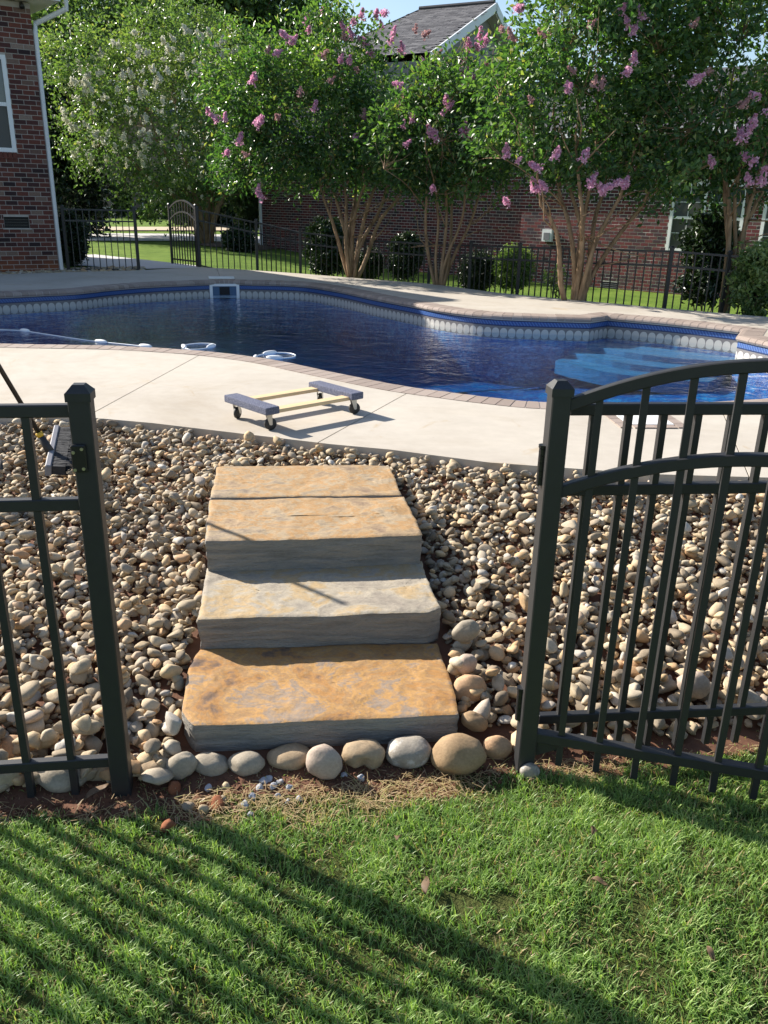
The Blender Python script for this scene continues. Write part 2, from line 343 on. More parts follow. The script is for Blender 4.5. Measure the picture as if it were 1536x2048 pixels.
def m_liner():
    """vinyl liner: u = metres along the wall, v = metres below the coping; printed border above, mottled blue below"""
    m, nt, out = new_mat('pool_liner'); uv = nd(nt, 'UVMap').outputs[0]; s = nd(nt, 'SeparateXYZ', {0: uv}); u, v = s.outputs[0], s.outputs[1]; p = pos_(nt)
    n = noise_(nt, 5, 5, .7, p, .6); n2 = noise_(nt, 22, 3, .6, p)
    blue = ramp(nt, math_(nt, 'ADD', math_(nt, 'MULTIPLY', n, .6), math_(nt, 'MULTIPLY', n2, .4)), [(.36, (.008, .055, .24)), (.5, (.02, .13, .42)), (.62, (.1, .36, .66))])
    # pale half-oval shells on taupe
    fx = math_(nt, 'SUBTRACT', math_(nt, 'FRACT', math_(nt, 'DIVIDE', u, .105)), .5)
    dy = math_(nt, 'DIVIDE', math_(nt, 'SUBTRACT', v, .185), .062)
    d = math_(nt, 'ADD', math_(nt, 'POWER', math_(nt, 'MULTIPLY', math_(nt, 'ABSOLUTE', fx), 2.15), 2.4), math_(nt, 'POWER', math_(nt, 'ABSOLUTE', dy), 2.0))
    shell = math_(nt, 'LESS_THAN', d, 1.0)
    band = mixc(nt, shell, (.15, .14, .14), (.44, .425, .39))
    rope = ramp(nt, math_(nt, 'FRACT', math_(nt, 'ADD', math_(nt, 'DIVIDE', u, .04), math_(nt, 'MULTIPLY', v, 18))), [(.2, (.02, .06, .2)), (.5, (.08, .16, .36)), (.8, (.025, .07, .24))])
    c = mixc(nt, math_(nt, 'GREATER_THAN', v, .036), (.01, .02, .07), rope)
    c = mixc(nt, math_(nt, 'GREATER_THAN', v, .085), c, (.012, .025, .08))
    c = mixc(nt, math_(nt, 'GREATER_THAN', v, .1), c, band)
    c = mixc(nt, math_(nt, 'GREATER_THAN', v, .255), c, blue)
    prin(nt, out, c, .4, spec=.4); return m
M['liner'] = m_liner()
M['step_vinyl'] = simple('step_vinyl', (.055, .19, .38), .45, .5, 7)
def m_water(name, top):
    m, nt, out = new_mat(name)
    tr = nd(nt, 'BsdfTransparent', {'Color': (1, 1, 1, 1)})
    if top:
        p = pos_(nt); mp = nd(nt, 'Mapping', {'Vector': p, 'Scale': (1, 1.25, 1)}).outputs[0]
        h = math_(nt, 'ADD', math_(nt, 'MULTIPLY', noise_(nt, 3.2, 2, .5, mp, .5), 1.0), math_(nt, 'MULTIPLY', noise_(nt, 15, 3, .55, mp, .3), .30))
        b = bump_(nt, h, .32, .06)
        dt = nd(nt, 'VectorMath', {0: b, 1: nd(nt, 'NewGeometry').outputs['Incoming']}, operation='DOT_PRODUCT').outputs['Value']
        fr = math_(nt, 'ADD', math_(nt, 'MULTIPLY', math_(nt, 'POWER', math_(nt, 'SUBTRACT', 1.0, math_(nt, 'ABSOLUTE', dt), True), 5.0), .98), .02, True); gl = nd(nt, 'BsdfGlossy', {'Color': (1, 1, 1, 1), 'Roughness': .02, 'Normal': b})
        mx = nd(nt, 'MixShader', {0: fr, 1: tr.outputs[0], 2: gl.outputs[0]}); nt.links.new(mx.outputs[0], out.inputs[0])
    else: nt.links.new(tr.outputs[0], out.inputs[0])
    va = nd(nt, 'VolumeAbsorption', {'Color': (.0, .63, .76, 1), 'Density': .7}); nt.links.new(va.outputs[0], out.inputs['Volume']); return m
M['water_top'] = m_water('water_surface', True); M['water_side'] = m_water('water_side', False)
def m_glass(name, base=(.05, .06, .065), rough=.05):
    m, nt, out = new_mat(name); n = noise_(nt, 3, 3, .5, pos_(nt)); prin(nt, out, mixc(nt, n, [b*.7 for b in base], [b*1.3 for b in base]), rough, bump_(nt, n, .02, .02), spec=.6); return m
M['glass'] = m_glass('window_glass', (.06, .075, .08)); M['screen'] = m_glass('window_screen', (.05, .05, .047), .5)
def m_lawn(name, soilmix):
    m, nt, out = new_mat(name); p = pos_(nt); n = noise_(nt, 1.3, 5, .6, p); n2 = noise_(nt, 60, 4, .7, p)
    c = ramp(nt, n, [(.3, (.085, .15, .025)), (.55, (.14, .22, .038)), (.75, (.19, .26, .05))]); c = mixc(nt, .6, c, ramp(nt, n2, [(.3, (.45, .45, .4)), (.7, (1.4, 1.4, 1.3))]), 'MULTIPLY')
    if soilmix: c = mixc(nt, .72, c, (.045, .033, .02))
    prin(nt, out, c, .95, bump_(nt, n2, .8, .03), spec=.1); return m
M['lawn'] = m_lawn('lawn_far', False); M['lawn_near'] = m_lawn('lawn_soil', True)
M['driveway'] = simple('driveway', (.5, .48, .46), .9, .1, 2)
M['mulch'] = simple('mulch', (.09, .055, .038), .95, .6, 18, bump=1, bscale=30)
def m_shingle():
    m, nt, out = new_mat('shingles'); f = nd(nt, 'Attribute', attribute_name='Col').outputs['Fac']; n = noise_(nt, 90, 3, .6, pos_(nt))
    c = ramp(nt, f, [(0, (.08, .078, .085)), (.5, (.13, .127, .135)), (1, (.19, .185, .19))]); c = mixc(nt, .5, c, ramp(nt, n, [(.3, (.6, .6, .6)), (.7, (1.3, 1.3, 1.3))]), 'MULTIPLY')
    prin(nt, out, c, .9, bump_(nt, n, .4, .004), spec=.2); return m
M['shingle'] = m_shingle()
def m_carpet():
    m, nt, out = new_mat('blue_carpet'); v = objc(nt); n = noise_(nt, 160, 3, .7, v); n2 = noise_(nt, 900, 2, .5, v)
    c = ramp(nt, n, [(.3, (.075, .08, .125)), (.52, (.155, .165, .225)), (.72, (.3, .31, .37))]); prin(nt, out, c, .95, bump_(nt, math_(nt, 'ADD', n, n2), .8, .004), spec=.1); return m
M['carpet'] = m_carpet()

# ------------------------------------------------------------------ setting: outlines
ZD = .4375                      # deck level
ZW = ZD-.235                    # water level
def yfence(x): return 2.245+.165*x
deck_near = [onz(*p, ZD)[:2] for p in ((0, 832), (193, 836), (305, 846), (406, 858), (559, 876), (660, 888), (780, 899), (980, 925), (1177, 939), (1301, 948), (1536, 955))]
deck_far = [onz(*p, ZD)[:2] for p in ((0, 549), (120, 545), (270, 541), (400, 534), (514, 541), (600, 547), (698, 555), (865, 568), (1000, 586), (1140, 599), (1335, 617), (1488, 630))]
deck_outer = [np.array((-14., 5.4)), np.array((-6., 5.15))] + deck_near + [np.array((3.2, 4.2)), np.array((9., 4.6)), np.array((9., 8.9))] + deck_far[::-1] + [np.array((-14., 12.6))]
dk = catmull(deck_near, 4)
def ydeck(x): 
    a = np.array([(-14., 5.4), (-6., 5.15)] + [tuple(p) for p in deck_near] + [(3.2, 4.2), (9., 4.6)]); return np.interp(x, a[:, 0], a[:, 1])
fpx = ((0, 583), (66, 580), (133, 577), (199, 570.5), (266, 565.5), (340, 562), (432, 559), (508, 560), (584, 562), (640, 566), (711, 577), (780, 591), (857, 604.5), (902, 613), (962, 621), (1012, 625), (1063, 627))
far = [onz(*p, ZD)[:2] for p in fpx]
K0 = onz(1158, 630, ZD)[:2]; K1 = onz(1200, 624.5, ZD)[:2]
alc = [K1] + [onz(*p, ZD)[:2] for p in ((1265, 630), (1366, 639), (1467, 650))] + [np.array((4.5, 10.0))]
K3 = np.array((4.2, 9.42))
segA = [K3, (4.42, 8.6), (4.36, 7.5), (3.9, 6.62), (3.2, 6.04)] + [onz(*p, ZD)[:2] for p in ((1467, 818), (1300, 823), (1083, 818), (962, 807), (861, 794), (760, 779), (609, 748), (508, 726), (406, 712), (305, 704), (203, 699), (0, 695))] + [(-4.9, 7.65), (-6.0, 8.15), (-6.7, 9.3), (-6.75, 10.6), (-6.3, 11.6)] + far + [K0]
segs = [resample(catmull(segA, 8), .105), resample([K0, K1], .105), resample(catmull(alc, 6), .105), resample([alc[-1], K3], .105)]
outline = np.concatenate([s[:-1] for s in segs])
if np.sum(outline[:, 0]*np.roll(outline[:, 1], -1)-np.roll(outline[:, 0], -1)*outline[:, 1]) < 0: outline = outline[::-1]
def offset(P, d):
    """inward offset of a closed counter-clockwise outline, mitred"""
    a = P-np.roll(P, 1, 0); b = np.roll(P, -1, 0)-P
    a /= np.linalg.norm(a, axis=1)[:, None]; b /= np.linalg.norm(b, axis=1)[:, None]
    na = np.stack([-a[:, 1], a[:, 0]], 1); nb = np.stack([-b[:, 1], b[:, 0]], 1); m = na+nb
    m /= np.linalg.norm(m, axis=1)[:, None]; c = np.clip((m*na).sum(1), .45, 1)
    return P+m*(d/c)[:, None]

def terrain_z(x, y):
    x = np.asarray(x, float); y = np.asarray(y, float); t = y-yfence(x); yd = ydeck(x)
    und = (vnoise(np.stack([x*1.3, y*1.3, x*0], -1).reshape(-1, 3), 3).reshape(x.shape)-.5)*.05
    mound = .05*np.exp(-((x-.75)**2/.5+(y-1.75)**2/.06))
    lawn = und*np.clip(-t*1.5, 0, 1)+mound*(t < 0)
    bed = .0+.37*np.clip(t/np.maximum(yd-yfence(x), .5), 0, 1)**.92
    far = .33-.5*smooth01((x+4.2+.12*(y-17))/6)
    far = far+.02*np.clip(y-40, 0, 200)*smooth01((y-40)/60)*.4
    z = np.where(t < 0, lawn, bed)
    z = np.where(y > yd+.1, ZD-.12, z)
    beyond = ~inpoly(x, y, deck_outer) & (y > yd+1)
    return np.where(beyond, far, z)
# ground: one sheet to the horizon, cut out under the deck where the pool is dug in
gx = np.unique(np.r_[np.linspace(-400, -30, 12), np.linspace(-30, -8, 23), np.linspace(-8, 8, 129), np.linspace(8, 30, 23), np.linspace(30, 400, 12)])
gy = np.unique(np.r_[np.linspace(-200, -6, 9), np.linspace(-6, 24, 241), np.linspace(24, 60, 37), np.linspace(60, 500, 20)])
GX, GY = np.meshgrid(gx, gy); GZ = terrain_z(GX, GY)
idx = np.arange(GX.size).reshape(GX.shape)
q = np.stack([idx[:-1, :-1], idx[:-1, 1:], idx[1:, 1:], idx[1:, :-1]], -1).reshape(-1, 4)
cx = GX.ravel()[q].mean(1); cy = GY.ravel()[q].mean(1)
pool_cut = offset(outline, -.18)
keep = ~np.any(np.stack([inpoly(GX.ravel()[q[:, k]], GY.ravel()[q[:, k]], pool_cut) for k in range(4)], 0), 0)
q = q[keep]; cx = cx[keep]; cy = cy[keep]
tt = cy-yfence(cx); mi = np.where(tt < -.10, 1, np.where(cy < 30, 2, 0)); mi = np.where((cy > ydeck(cx)+1) & ~inpoly(cx, cy, deck_outer), 0, mi)
mi = np.where((np.abs(cx) > 3.5) & (tt < -.1), 0, mi)
ground = struct(mk('ground', np.stack([GX.ravel(), GY.ravel(), GZ.ravel()], 1), q, [M['lawn'], M['lawn_near'], M['soil']], smooth=True, midx=mi))

def sheet(name, pts, mat, dz=.012, sub=0):
    bm = bmesh.new(); vs = [bm.verts.new((p[0], p[1], 0)) for p in pts]; bm.faces.new(vs)
    bmesh.ops.triangulate(bm, faces=bm.faces)
    for _ in range(sub): bmesh.ops.subdivide_edges(bm, edges=bm.edges, cuts=1, use_grid_fill=True)
    V = np.array([v.co for v in bm.verts]); Z = terrain_z(V[:, 0], V[:, 1])+dz
    for v, z in zip(bm.verts, Z): v.co.z = z
    for f in bm.faces:
        if f.normal.z < 0: f.normal_flip()
    me = bpy.data.meshes.new(name); bm.normal_update(); bm.to_mesh(me); bm.free(); me.materials.append(mat)
    return struct(link(bpy.data.objects.new(name, me)))
def gpx(pts, z=.33): return [onz(*p, z)[:2] for p in pts]
sheet('path', gpx([(150, 513), (190, 511), (398, 534), (398, 538), (268, 541), (150, 533)]), M['driveway'], .03, 1)
sheet('driveway', gpx([(-60, 482), (560, 484), (560, 473), (430, 470), (300, 468.5), (-60, 467)], .33), M['driveway'], .03, 2)
sheet('road', gpx([(-400, 462), (700, 463), (700, 456), (-400, 455)], .33), simple('far_pavement', (.45, .36, .25), .9), .05, 2)
sheet('mulch_bed', gpx([(385, 492), (425, 497), (520, 500), (560, 492), (470, 484)], .3), M['mulch'], .03, 2)

# ------------------------------------------------------------------ pool deck, cut into slabs at the control joints
def deck_pieces():
    bm = bmesh.new(); hole = offset(outline, .04)
    loops = [np.array(deck_outer), hole]
    for L in loops:
        vs = [bm.verts.new((p[0], p[1], ZD)) for p in L]
        for i in range(len(vs)): bm.edges.new((vs[i], vs[(i+1) % len(vs)]))
    bmesh.ops.triangle_fill(bm, edges=list(bm.edges), use_beauty=True)
    for f in bm.faces:
        f.normal_update()
        if f.normal.z < 0: f.normal_flip()
    bad = [f for f in bm.faces if inpoly(np.array([f.calc_center_median().x]), np.array([f.calc_center_median().y]), hole)[0]]
    bmesh.ops.delete(bm, geom=bad, context='FACES')
    return bm
def split(bms, a, b):
    """cut pieces along the line a-b, leaving a joint"""
    a = np.array(a); b = np.array(b); n = np.array([-(b-a)[1], (b-a)[0]]); n = n/np.linalg.norm(n); out = []
    for bm in bms:
        for s in (1, -1):
            c = bm.copy(); co = a+n*.004*s
            bmesh.ops.bisect_plane(c, geom=list(c.verts)+list(c.edges)+list(c.faces), plane_co=(co[0], co[1], 0), plane_no=(n[0]*s, n[1]*s, 0), clear_inner=True)
            if len(c.faces): out.append(c)
            else: c.free()
        bm.free()
    return out
base = deck_pieces()
nearp, farp = [], []
for p in split([base], (-20, 9.1), (20, 9.1)):
    (nearp if max(v.co.y for v in p.verts) < 9.2 else farp).append(p)
nearp = split(nearp, onz(390, 715, ZD)[:2], onz(193, 822, ZD)[:2]); nearp = split(nearp, onz(813, 787, ZD)[:2], onz(645, 880, ZD)[:2])
nearp = split(nearp, (2.35, 5.7), (1.9, 4.1)); nearp = split(nearp, (-4.6, 7.6), (-4.7, 5.1))
farp = split(farp, onz(435, 541, ZD)[:2], onz(441, 555, ZD)[:2]); 
deck = struct(link(bpy.data.objects.new('pool_deck', None)))
for p in nearp+farp:
    r = bmesh.ops.extrude_face_region(p, geom=list(p.faces))
    for v in [g for g in r['geom'] if isinstance(g, bmesh.types.BMVert)]: v.co.z -= .1
    bmesh.ops.recalc_face_normals(p, faces=list(p.faces))
    me = bpy.data.meshes.new('deck_slab'); p.to_mesh(me); p.free(); me.polygons.foreach_set('use_smooth', np.zeros(len(me.polygons), dtype=bool)); me.materials.append(M['deck']); link(bpy.data.objects.new('deck_slab', me), deck)

# ------------------------------------------------------------------ swimming pool
pool = thing('swimming_pool', 'freeform in-ground pool with brick coping and a shell-patterned liner border', 'pool', (-1, 9.5, 0))
PO = np.array([-1, 9.5, 0])
def pmk(name, V, *a, **k): return mk(name, np.asarray(V, float)-PO, *a, **k)
CW = .27
prof = [(0, -.06), (0, .004), (.20, .004), (.245, -.004), (.265, -.022), (.27, -.04), (.262, -.056), (.245, -.06)]
inner = offset(outline, CW)
N_ = len(outline)
def copverts(A, B, pr): return [(A+(B-A)*(r/CW))[None] for r, z in pr]
vis_out = []
for i in range(N_):
    j = (i+1) % N_; o0, o1, i0, i1 = outline[i], outline[j], inner[i], inner[j]; g = .0035/np.linalg.norm(o1-o0); g2 = .0035/max(np.linalg.norm(i1-i0), .02)
    a0 = o0+(o1-o0)*g; a1 = o1+(o0-o1)*g; b0 = i0+(i1-i0)*g2; b1 = i1+(i0-i1)*g2
    V = []; dz = random.uniform(-.0012, .0012)
    for (A, B) in ((a0, b0), (a1, b1)):
        for r, z in prof: P = A+(B-A)*(r/CW); V.append((P[0], P[1], ZD+z+dz))
    n = len(prof); Fc = [tuple(range(n)), tuple(range(2*n-1, n-1, -1))] + [(k, n+k, n+(k+1) % n, (k+1) % n) for k in range(n)]
    mid = (o0+i0)/2; px = proj((mid[0], mid[1], ZD))
    ok = -40 < px[0] < 1580
    if not ok: vis_out.append((V, Fc)); continue
    pmk('coping_brick', V, Fc, M['coping'], pool)
mb = MB()
for V, Fc in vis_out: mb.add(np.array(V)-PO, Fc)
if vis_out: stuff(mb.build('coping_bricks', M['coping'], pool))
# mortar bed under and between the coping bricks
V = []; Fc = []; pm = [(.004, -.07), (.004, -.001), (.2, -.001), (.243, -.009), (.26, -.026), (.262, -.04), (.25, -.066)]; n = len(pm)
for i in range(N_):
    for r, z in pm: P = outline[i]+(inner[i]-outline[i])*(r/CW); V.append((P[0], P[1], ZD+z))
for i in range(N_):
    j = (i+1) % N_
    for k in range(n): Fc.append((i*n+k, j*n+k, j*n+(k+1) % n, i*n+(k+1) % n))
pmk('coping_mortar', V, Fc, M['coping_mortar'], pool)
# liner walls and floor
def floor_z(x, y): return ZW-(0.66-.3*smooth01((np.asarray(x)-1.9)/1.3))
wall = offset(outline, CW-.03); arc = np.r_[0, np.cumsum(np.linalg.norm(np.diff(np.r_[wall, wall[:1]], axis=0), axis=1))][:-1]
ctr = np.array([-.6, 9.6]); V = []; UV = []; Fc = []
rings = [('z', ZD-.05), ('z', ZW-.12), ('f', 1.0), ('f', .88), ('f', .7), ('f', .45), ('f', .2)]
for kd, val in rings:
    for k in range(N_):
        if kd == 'z': x, y, z = wall[k][0], wall[k][1], val
        else: x, y = ctr+(wall[k]-ctr)*val; z = float(floor_z(x, y))
        V.append((x, y, z)); UV.append((arc[k], ZD-.045-z))
for r in range(len(rings)-1):
    for k in range(N_):
        j = (k+1) % N_; Fc.append((r*N_+k, (r+1)*N_+k, (r+1)*N_+j, r*N_+j))
V.append((ctr[0], ctr[1], float(floor_z(*ctr)))); UV.append((0, 3)); c = len(V)-1; r = len(rings)-1
for k in range(N_): Fc.append((r*N_+k, c, r*N_+(k+1) % N_))
pmk('liner', V, Fc, M['liner'], pool, uvs=UV, smooth=False)
# entry steps in the alcove
st = thing  # (steps are a part)
adir = (alc[-1]-K1)/np.linalg.norm(alc[-1]-K1); anr = np.array([adir[1], -adir[0]]); anr = anr if anr@(ctr-K1) > 0 else -anr
for k in range(3):
    w0 = CW-.02; w1 = CW+.32+.34*k; L = np.linalg.norm(alc[-1]-K1)
    pts = [K1+adir*(.02)+anr*w0, K1+adir*(L-.2)+anr*w0] + [K1+adir*(L*(1-t)-.25*(1-t)+.05)+anr*(w1+.28*math.sin(math.pi*t)) for t in np.linspace(0, 1, 9)]
    o = MB().prism([(p[0]-PO[0], p[1]-PO[1]) for p in pts], ZW-.4, ZW-.10-.07*k).build('step', M['step_vinyl'], pool)
# water: closed body with absorption
wp = offset(outline, CW-.045)
V = []; Fc = []; midx = []
wr = [('z', ZW), ('f', 1.0), ('f', .88), ('f', .7), ('f', .45), ('f', .2)]
for kd, val in wr:
    for k in range(N_):
        if kd == 'z': V.append((wp[k][0], wp[k][1], val))
        else: x, y = ctr+(wp[k]-ctr)*val; V.append((x, y, float(floor_z(x, y))-.05))
for r in range(len(wr)-1):
    for k in range(N_): j = (k+1) % N_; Fc.append((r*N_+k, (r+1)*N_+k, (r+1)*N_+j, r*N_+j)); midx.append(1)
V.append((ctr[0], ctr[1], float(floor_z(*ctr))-.05)); c = len(V)-1; r = len(wr)-1
for k in range(N_): Fc.append((r*N_+k, c, r*N_+(k+1) % N_)); midx.append(1)
Fc.append(tuple(range(N_))); midx.append(0)
wat = struct(mk('water', V, Fc, [M['water_top'], M['water_side']], midx=midx))
bm = bmesh.new(); bm.from_mesh(wat.data); bmesh.ops.recalc_face_normals(bm, faces=list(bm.faces)); bm.to_mesh(wat.data); bm.free()
# skimmer on the far wall + its deck lid
sp = onz(443, 571, ZD-.13)[:2]; k = int(np.argmin(np.linalg.norm(wall-sp, axis=1))); tg = wall[(k+1) % N_]-wall[k-1]; tg = tg/np.linalg.norm(tg); nin = np.array([-tg[1], tg[0]])
ax = [(tg[0], tg[1], 0), (nin[0], nin[1], 0), (0, 0, 1)]
sc = np.array([wall[k][0], wall[k][1], ZD-.165])+np.array([nin[0], nin[1], 0])*.034
mb = MB(); e3 = np.array([0, 0, 1.]); t3 = np.array(ax[0])
for s in (-1, 1): mb.box(sc+t3*s*.225, (.05, .03, .235), ax); mb.box(sc+e3*s*.098, (.4, .03, .04), ax)
mb.v = [tuple(np.array(v)-PO) for v in mb.v]; sk = mb.build('skimmer_frame', M['plastic_white'], pool)
mb = MB().box(sc-np.array([nin[0], nin[1], 0])*.004, (.4, .012, .16), ax); mb.v = [tuple(np.array(v)-PO) for v in mb.v]; mb.build('skimmer_throat', simple('skimmer_blue', (.05, .11, .2), .5), sk)
mb = MB().box(sc+np.array([nin[0], nin[1], 0])*.006, (.17, .012, .13), ax); mb.v = [tuple(np.array(v)-PO) for v in mb.v]; mb.build('skimmer_weir', M['dark'], sk)
lp = onz(443, 556.5, ZD); o = MB().box((lp[0], lp[1], ZD+.012), (.44, .3, .02), ax).build('skimmer_lid', M['plastic_white'])
tag(bevel(o, .006), 'white skimmer lid on the shaded deck above the skimmer mouth', 'lid')
# square lid with a tile surround, near deck
t = thing('deck_lid', 'square pale deck lid with a brown tile surround behind the gate leaf', 'lid', (1.70, 5.36, ZD), math.radians(4))
mb = MB()
for s in (-1, 1):
    for kk in range(4):
        MB().box((s*.19, -.165+kk*.11, .005), (.07, .104, .006)).build('tile', M['coping'], t); MB().box((-.1+kk*.07-.0+(.0), s*.19, .005), (.066, .07, .006)).build('tile', M['coping'], t)
MB().box((0, 0, .006), (.3, .3, .008)).build('panel', M['plastic_white'], t)

# floating cleaner hose with floats
def hose(name, label, pts, floats, group=None, rad=.0065):
    P = [np.array((p[0], p[1], ZW+.006 if len(p) < 3 else p[2])) for p in pts]; P = catmull(P, 8); b = P[0].copy()
    t = thing(name, label, 'hose', b, group=group); MB().tube([p-b for p in P], rad, 8).build('tube', M['plastic_white'], t, smooth=True)
    for (fx, fy, an) in floats:
        d = np.array([math.cos(an), math.sin(an), 0]); c = np.array((fx, fy, ZW+.012))-b
        ls = np.linspace(-.085, .085, 9); MB().tube([c+d*l for l in ls], [.007+.018*math.sqrt(max(0, 1-(l/.086)**2)) for l in ls], 10).build('float', M['plastic_white'], t, smooth=True)
def W(x, y): return tuple(onz(x, y, ZW+.01)[:2])
def dirf(a, b): a = W(*a); b = W(*b); return math.atan2(b[1]-a[1], b[0]-a[0])
h0 = [W(-60, 657), W(0, 659), W(45, 661), W(100, 669), W(160, 678), W(200, 683), W(250, 688), W(296, 693)]
hose('cleaner_hose', 'straight white floating hose with spindle floats running across the pool', h0, [(*W(50, 661.5), dirf((45, 661), (100, 669))), (*W(202, 683.5), dirf((160, 678), (250, 688))), (*W(291, 692.5), dirf((250, 688), (296, 693)))])
h1 = [W(378, 698), W(366, 694), W(372, 689), W(398, 686), W(424, 687), W(431, 690), W(420, 694), W(400, 697.5), W(378, 698.5)]
hose('cleaner_hose', 'white hose loop with two floats beside the joint in the near coping', h1, [(*W(368, 693.5), dirf((366, 691), (372, 696))), (*W(422, 692.8), dirf((414, 695), (429, 690.5)))])
h2 = [W(511, 716), W(514, 711), W(530, 707), W(555, 704.6), W(580, 706), W(591, 710), W(582, 714), W(555, 716), W(530, 716.2), W(513, 716.2)]
hose('cleaner_hose', 'white hose loop with three floats, above the furniture dolly', h2, [(*W(540, 706), dirf((530, 707.5), (552, 705))), (*W(549, 715.5), 0.), (*W(511, 715), dirf((511, 717), (514, 711)))])

# ------------------------------------------------------------------ stone slab steps
def slab(label, px_top, ztop, thick, mtop, seed, px_bot=None):
    """px_top: outline of the top face in photo pixels, counter-clockwise from front-left"""
    P = np.array([onz(*p, ztop)[:2] for p in px_top]); c = P.mean(0)
    L = resample(np.r_[P, P[:1]], .016)[:-1]; n = len(L); r = np.random.default_rng(seed)
    ns = fbm(np.c_[L*14, np.full(n, seed*3.3)], 4, seed)-.47; d = L-c; d /= np.linalg.norm(d, axis=1)[:, None]
    L = L+d*(ns*.016+.010*(fbm(np.c_[L*45, np.full(n, seed*1.3)], 3, seed+31)-.45))[:, None]
    t = thing('stone_step', label, 'stone step', (c[0], c[1], ztop-thick)); b = np.array([c[0], c[1], ztop-thick])
    def ht(XY):
        a = fbm(np.c_[XY*5, np.full(len(XY), seed)], 4, seed+5); q = np.floor(a*11)/11; s = fbm(np.c_[XY*30, np.full(len(XY), seed)], 3, seed+9)
        return ((q*.85+a*.15)-.47)*.022+(s-.45)*.004
    # top: rings towards a centre line keep the grid fine
    V = []; Fc = []; S = np.linspace(1, 0, 26)[:-1]; ax = np.array([1, .12]); ax /= np.linalg.norm(ax); w = (P@ax); cc = c
    core = c+np.outer((L-c)@ax*.62, ax)
    for s in S:
        XY = core+(L-core)*s; z = ztop+ht(XY)*min(1, (1-s)*4+.55); 
        if s == 1: z = z-.004
        V += [np.c_[XY, z]]
    V = np.concatenate(V); m = len(S)
    F4 = [(i*n+k, i*n+(k+1) % n, (i+1)*n+(k+1) % n, (i+1)*n+k) for i in range(m-1) for k in range(n)]
    cap = [tuple((m-1)*n+k for k in range(n))]
    mk('top', V-b, F4+cap, mtop, t, smooth=True)
    # broken sides: rings down
    Vs = [V[:n]]; Z = np.linspace(0, 1, 12)[1:]
    for zz in Z:
        nz = fbm(np.c_[L*10, np.full(n, zz*2.2+seed)], 4, seed+2)-.47; lay = fbm(np.c_[L*3, np.full(n, zz*9+seed)], 3, seed+4)-.45
        off = nz*.014+lay*.016+.002-.008*zz
        Vs.append(np.c_[L+d*off[:, None], V[:n, 2]-thick*zz])
    Vs = np.concatenate(Vs); k2 = len(Z)+1
    F5 = [(i*n+(k+1) % n, i*n+k, (i+1)*n+k, (i+1)*n+(k+1) % n) for i in range(k2-1) for k in range(n)]
    mk('edge', Vs-b, F5+[tuple((k2-1)*n+k for k in range(n))[::-1]], M['slab_side'], t, smooth=True)
    return t
slab('rust-orange flagstone step at the bottom, behind the row of cobbles', [(387, 1449), (640, 1440), (919, 1427), (905, 1370), (890, 1325), (874, 1284), (640, 1290), (398, 1296), (376, 1337), (363, 1422)], .135, .165, M['slab_rust'], 1)
slab('pale grey flagstone step with a broken right corner, second from the bottom', [(397, 1236), (640, 1230), (856, 1223), (881, 1213), (868, 1188), (853, 1150), (843, 1120), (640, 1127), (414, 1134)], .268, .15, M['slab_pale'], 2)
slab('tan flagstone step with a tall front edge, third from the bottom', [(411, 1081), (640, 1076), (846, 1069), (828, 1032), (808, 992), (620, 995), (419, 999)], .409, .155, M['slab_tan'], 3)
slab('flush tan flagstone at the top of the steps, nearest the pool deck', [(421, 995), (620, 991), (803, 989), (792, 960), (779, 930), (600, 930), (434, 932)], .414, .15, M['slab_tan'], 4)
SLABS = [[onz(*p, z)[:2] for p in q] for q, z in ([[(380, 1510), (925, 1480), (885, 1290), (390, 1300), (360, 1422)], .02], [[(392, 1296), (890, 1282), (850, 1118), (408, 1130)], .2], [[(405, 1140), (852, 1130), (812, 990), (415, 996)], .3], [[(418, 1000), (808, 995), (783, 926), (431, 928)], .40], [[(378, 1458), (928, 1436), (880, 1282), (390, 1290), (350, 1425)], .135], [[(388, 1246), (866, 1232), (890, 1213), (848, 1118), (406, 1130)], .268], [[(403, 1092), (854, 1078), (812, 990), (411, 996)], .409])]

# ------------------------------------------------------------------ round stones
def stone_mesh(seed, lat=6, lon=9, flat=.47, el=.72, facets=7):
    r = np.random.default_rng(seed); V = [(0, 0, 1.)]
    for i in range(1, lat):
        a = math.pi*i/lat
        for k in range(lon): b = 2*math.pi*(k+.5*(i % 2))/lon; V.append((math.sin(a)*math.cos(b), math.sin(a)*math.sin(b), math.cos(a)))
    V.append((0, 0, -1.)); V = np.array(V)
    e = .85+.25*r.random(); V = np.sign(V)*np.abs(V)**e
    V *= (1+(.42 if facets > 3 else .22)*(vnoise(V*1.1+seed*7.7, seed)-.5)+.18*(vnoise(V*2.3+seed*3.1, seed+1)-.5))[:, None]
    for _ in range(facets):      # worn facets
        pn = r.normal(0, 1, 3); pn /= np.linalg.norm(pn); dd = V@pn; lim = np.quantile(dd, r.uniform(.72, .93)); V = V-pn*(np.maximum(dd-lim, 0)*.72)[:, None]
    V *= np.array([1, el*(.85+.3*r.random()), flat*(.8+.4*r.random())])*.5
    Fc = [(0, 1+k, 1+(k+1) % lon) for k in range(lon)]
    for i in range(1, lat-1):
        for k in range(lon):
            a = 1+(i-1)*lon+k; b = 1+(i-1)*lon+(k+1) % lon; c = a+lon; d = b+lon
            Fc += [(a, c, b), (b, c, d)] if i % 2 == 0 else [(a, c, d), (a, d, b)]
    o = 1+(lat-2)*lon; Fc += [(o+k, len(V)-1, o+(k+1) % lon) for k in range(lon)]
    return V, np.array(Fc)
SV = [stone_mesh(i) for i in range(14)]
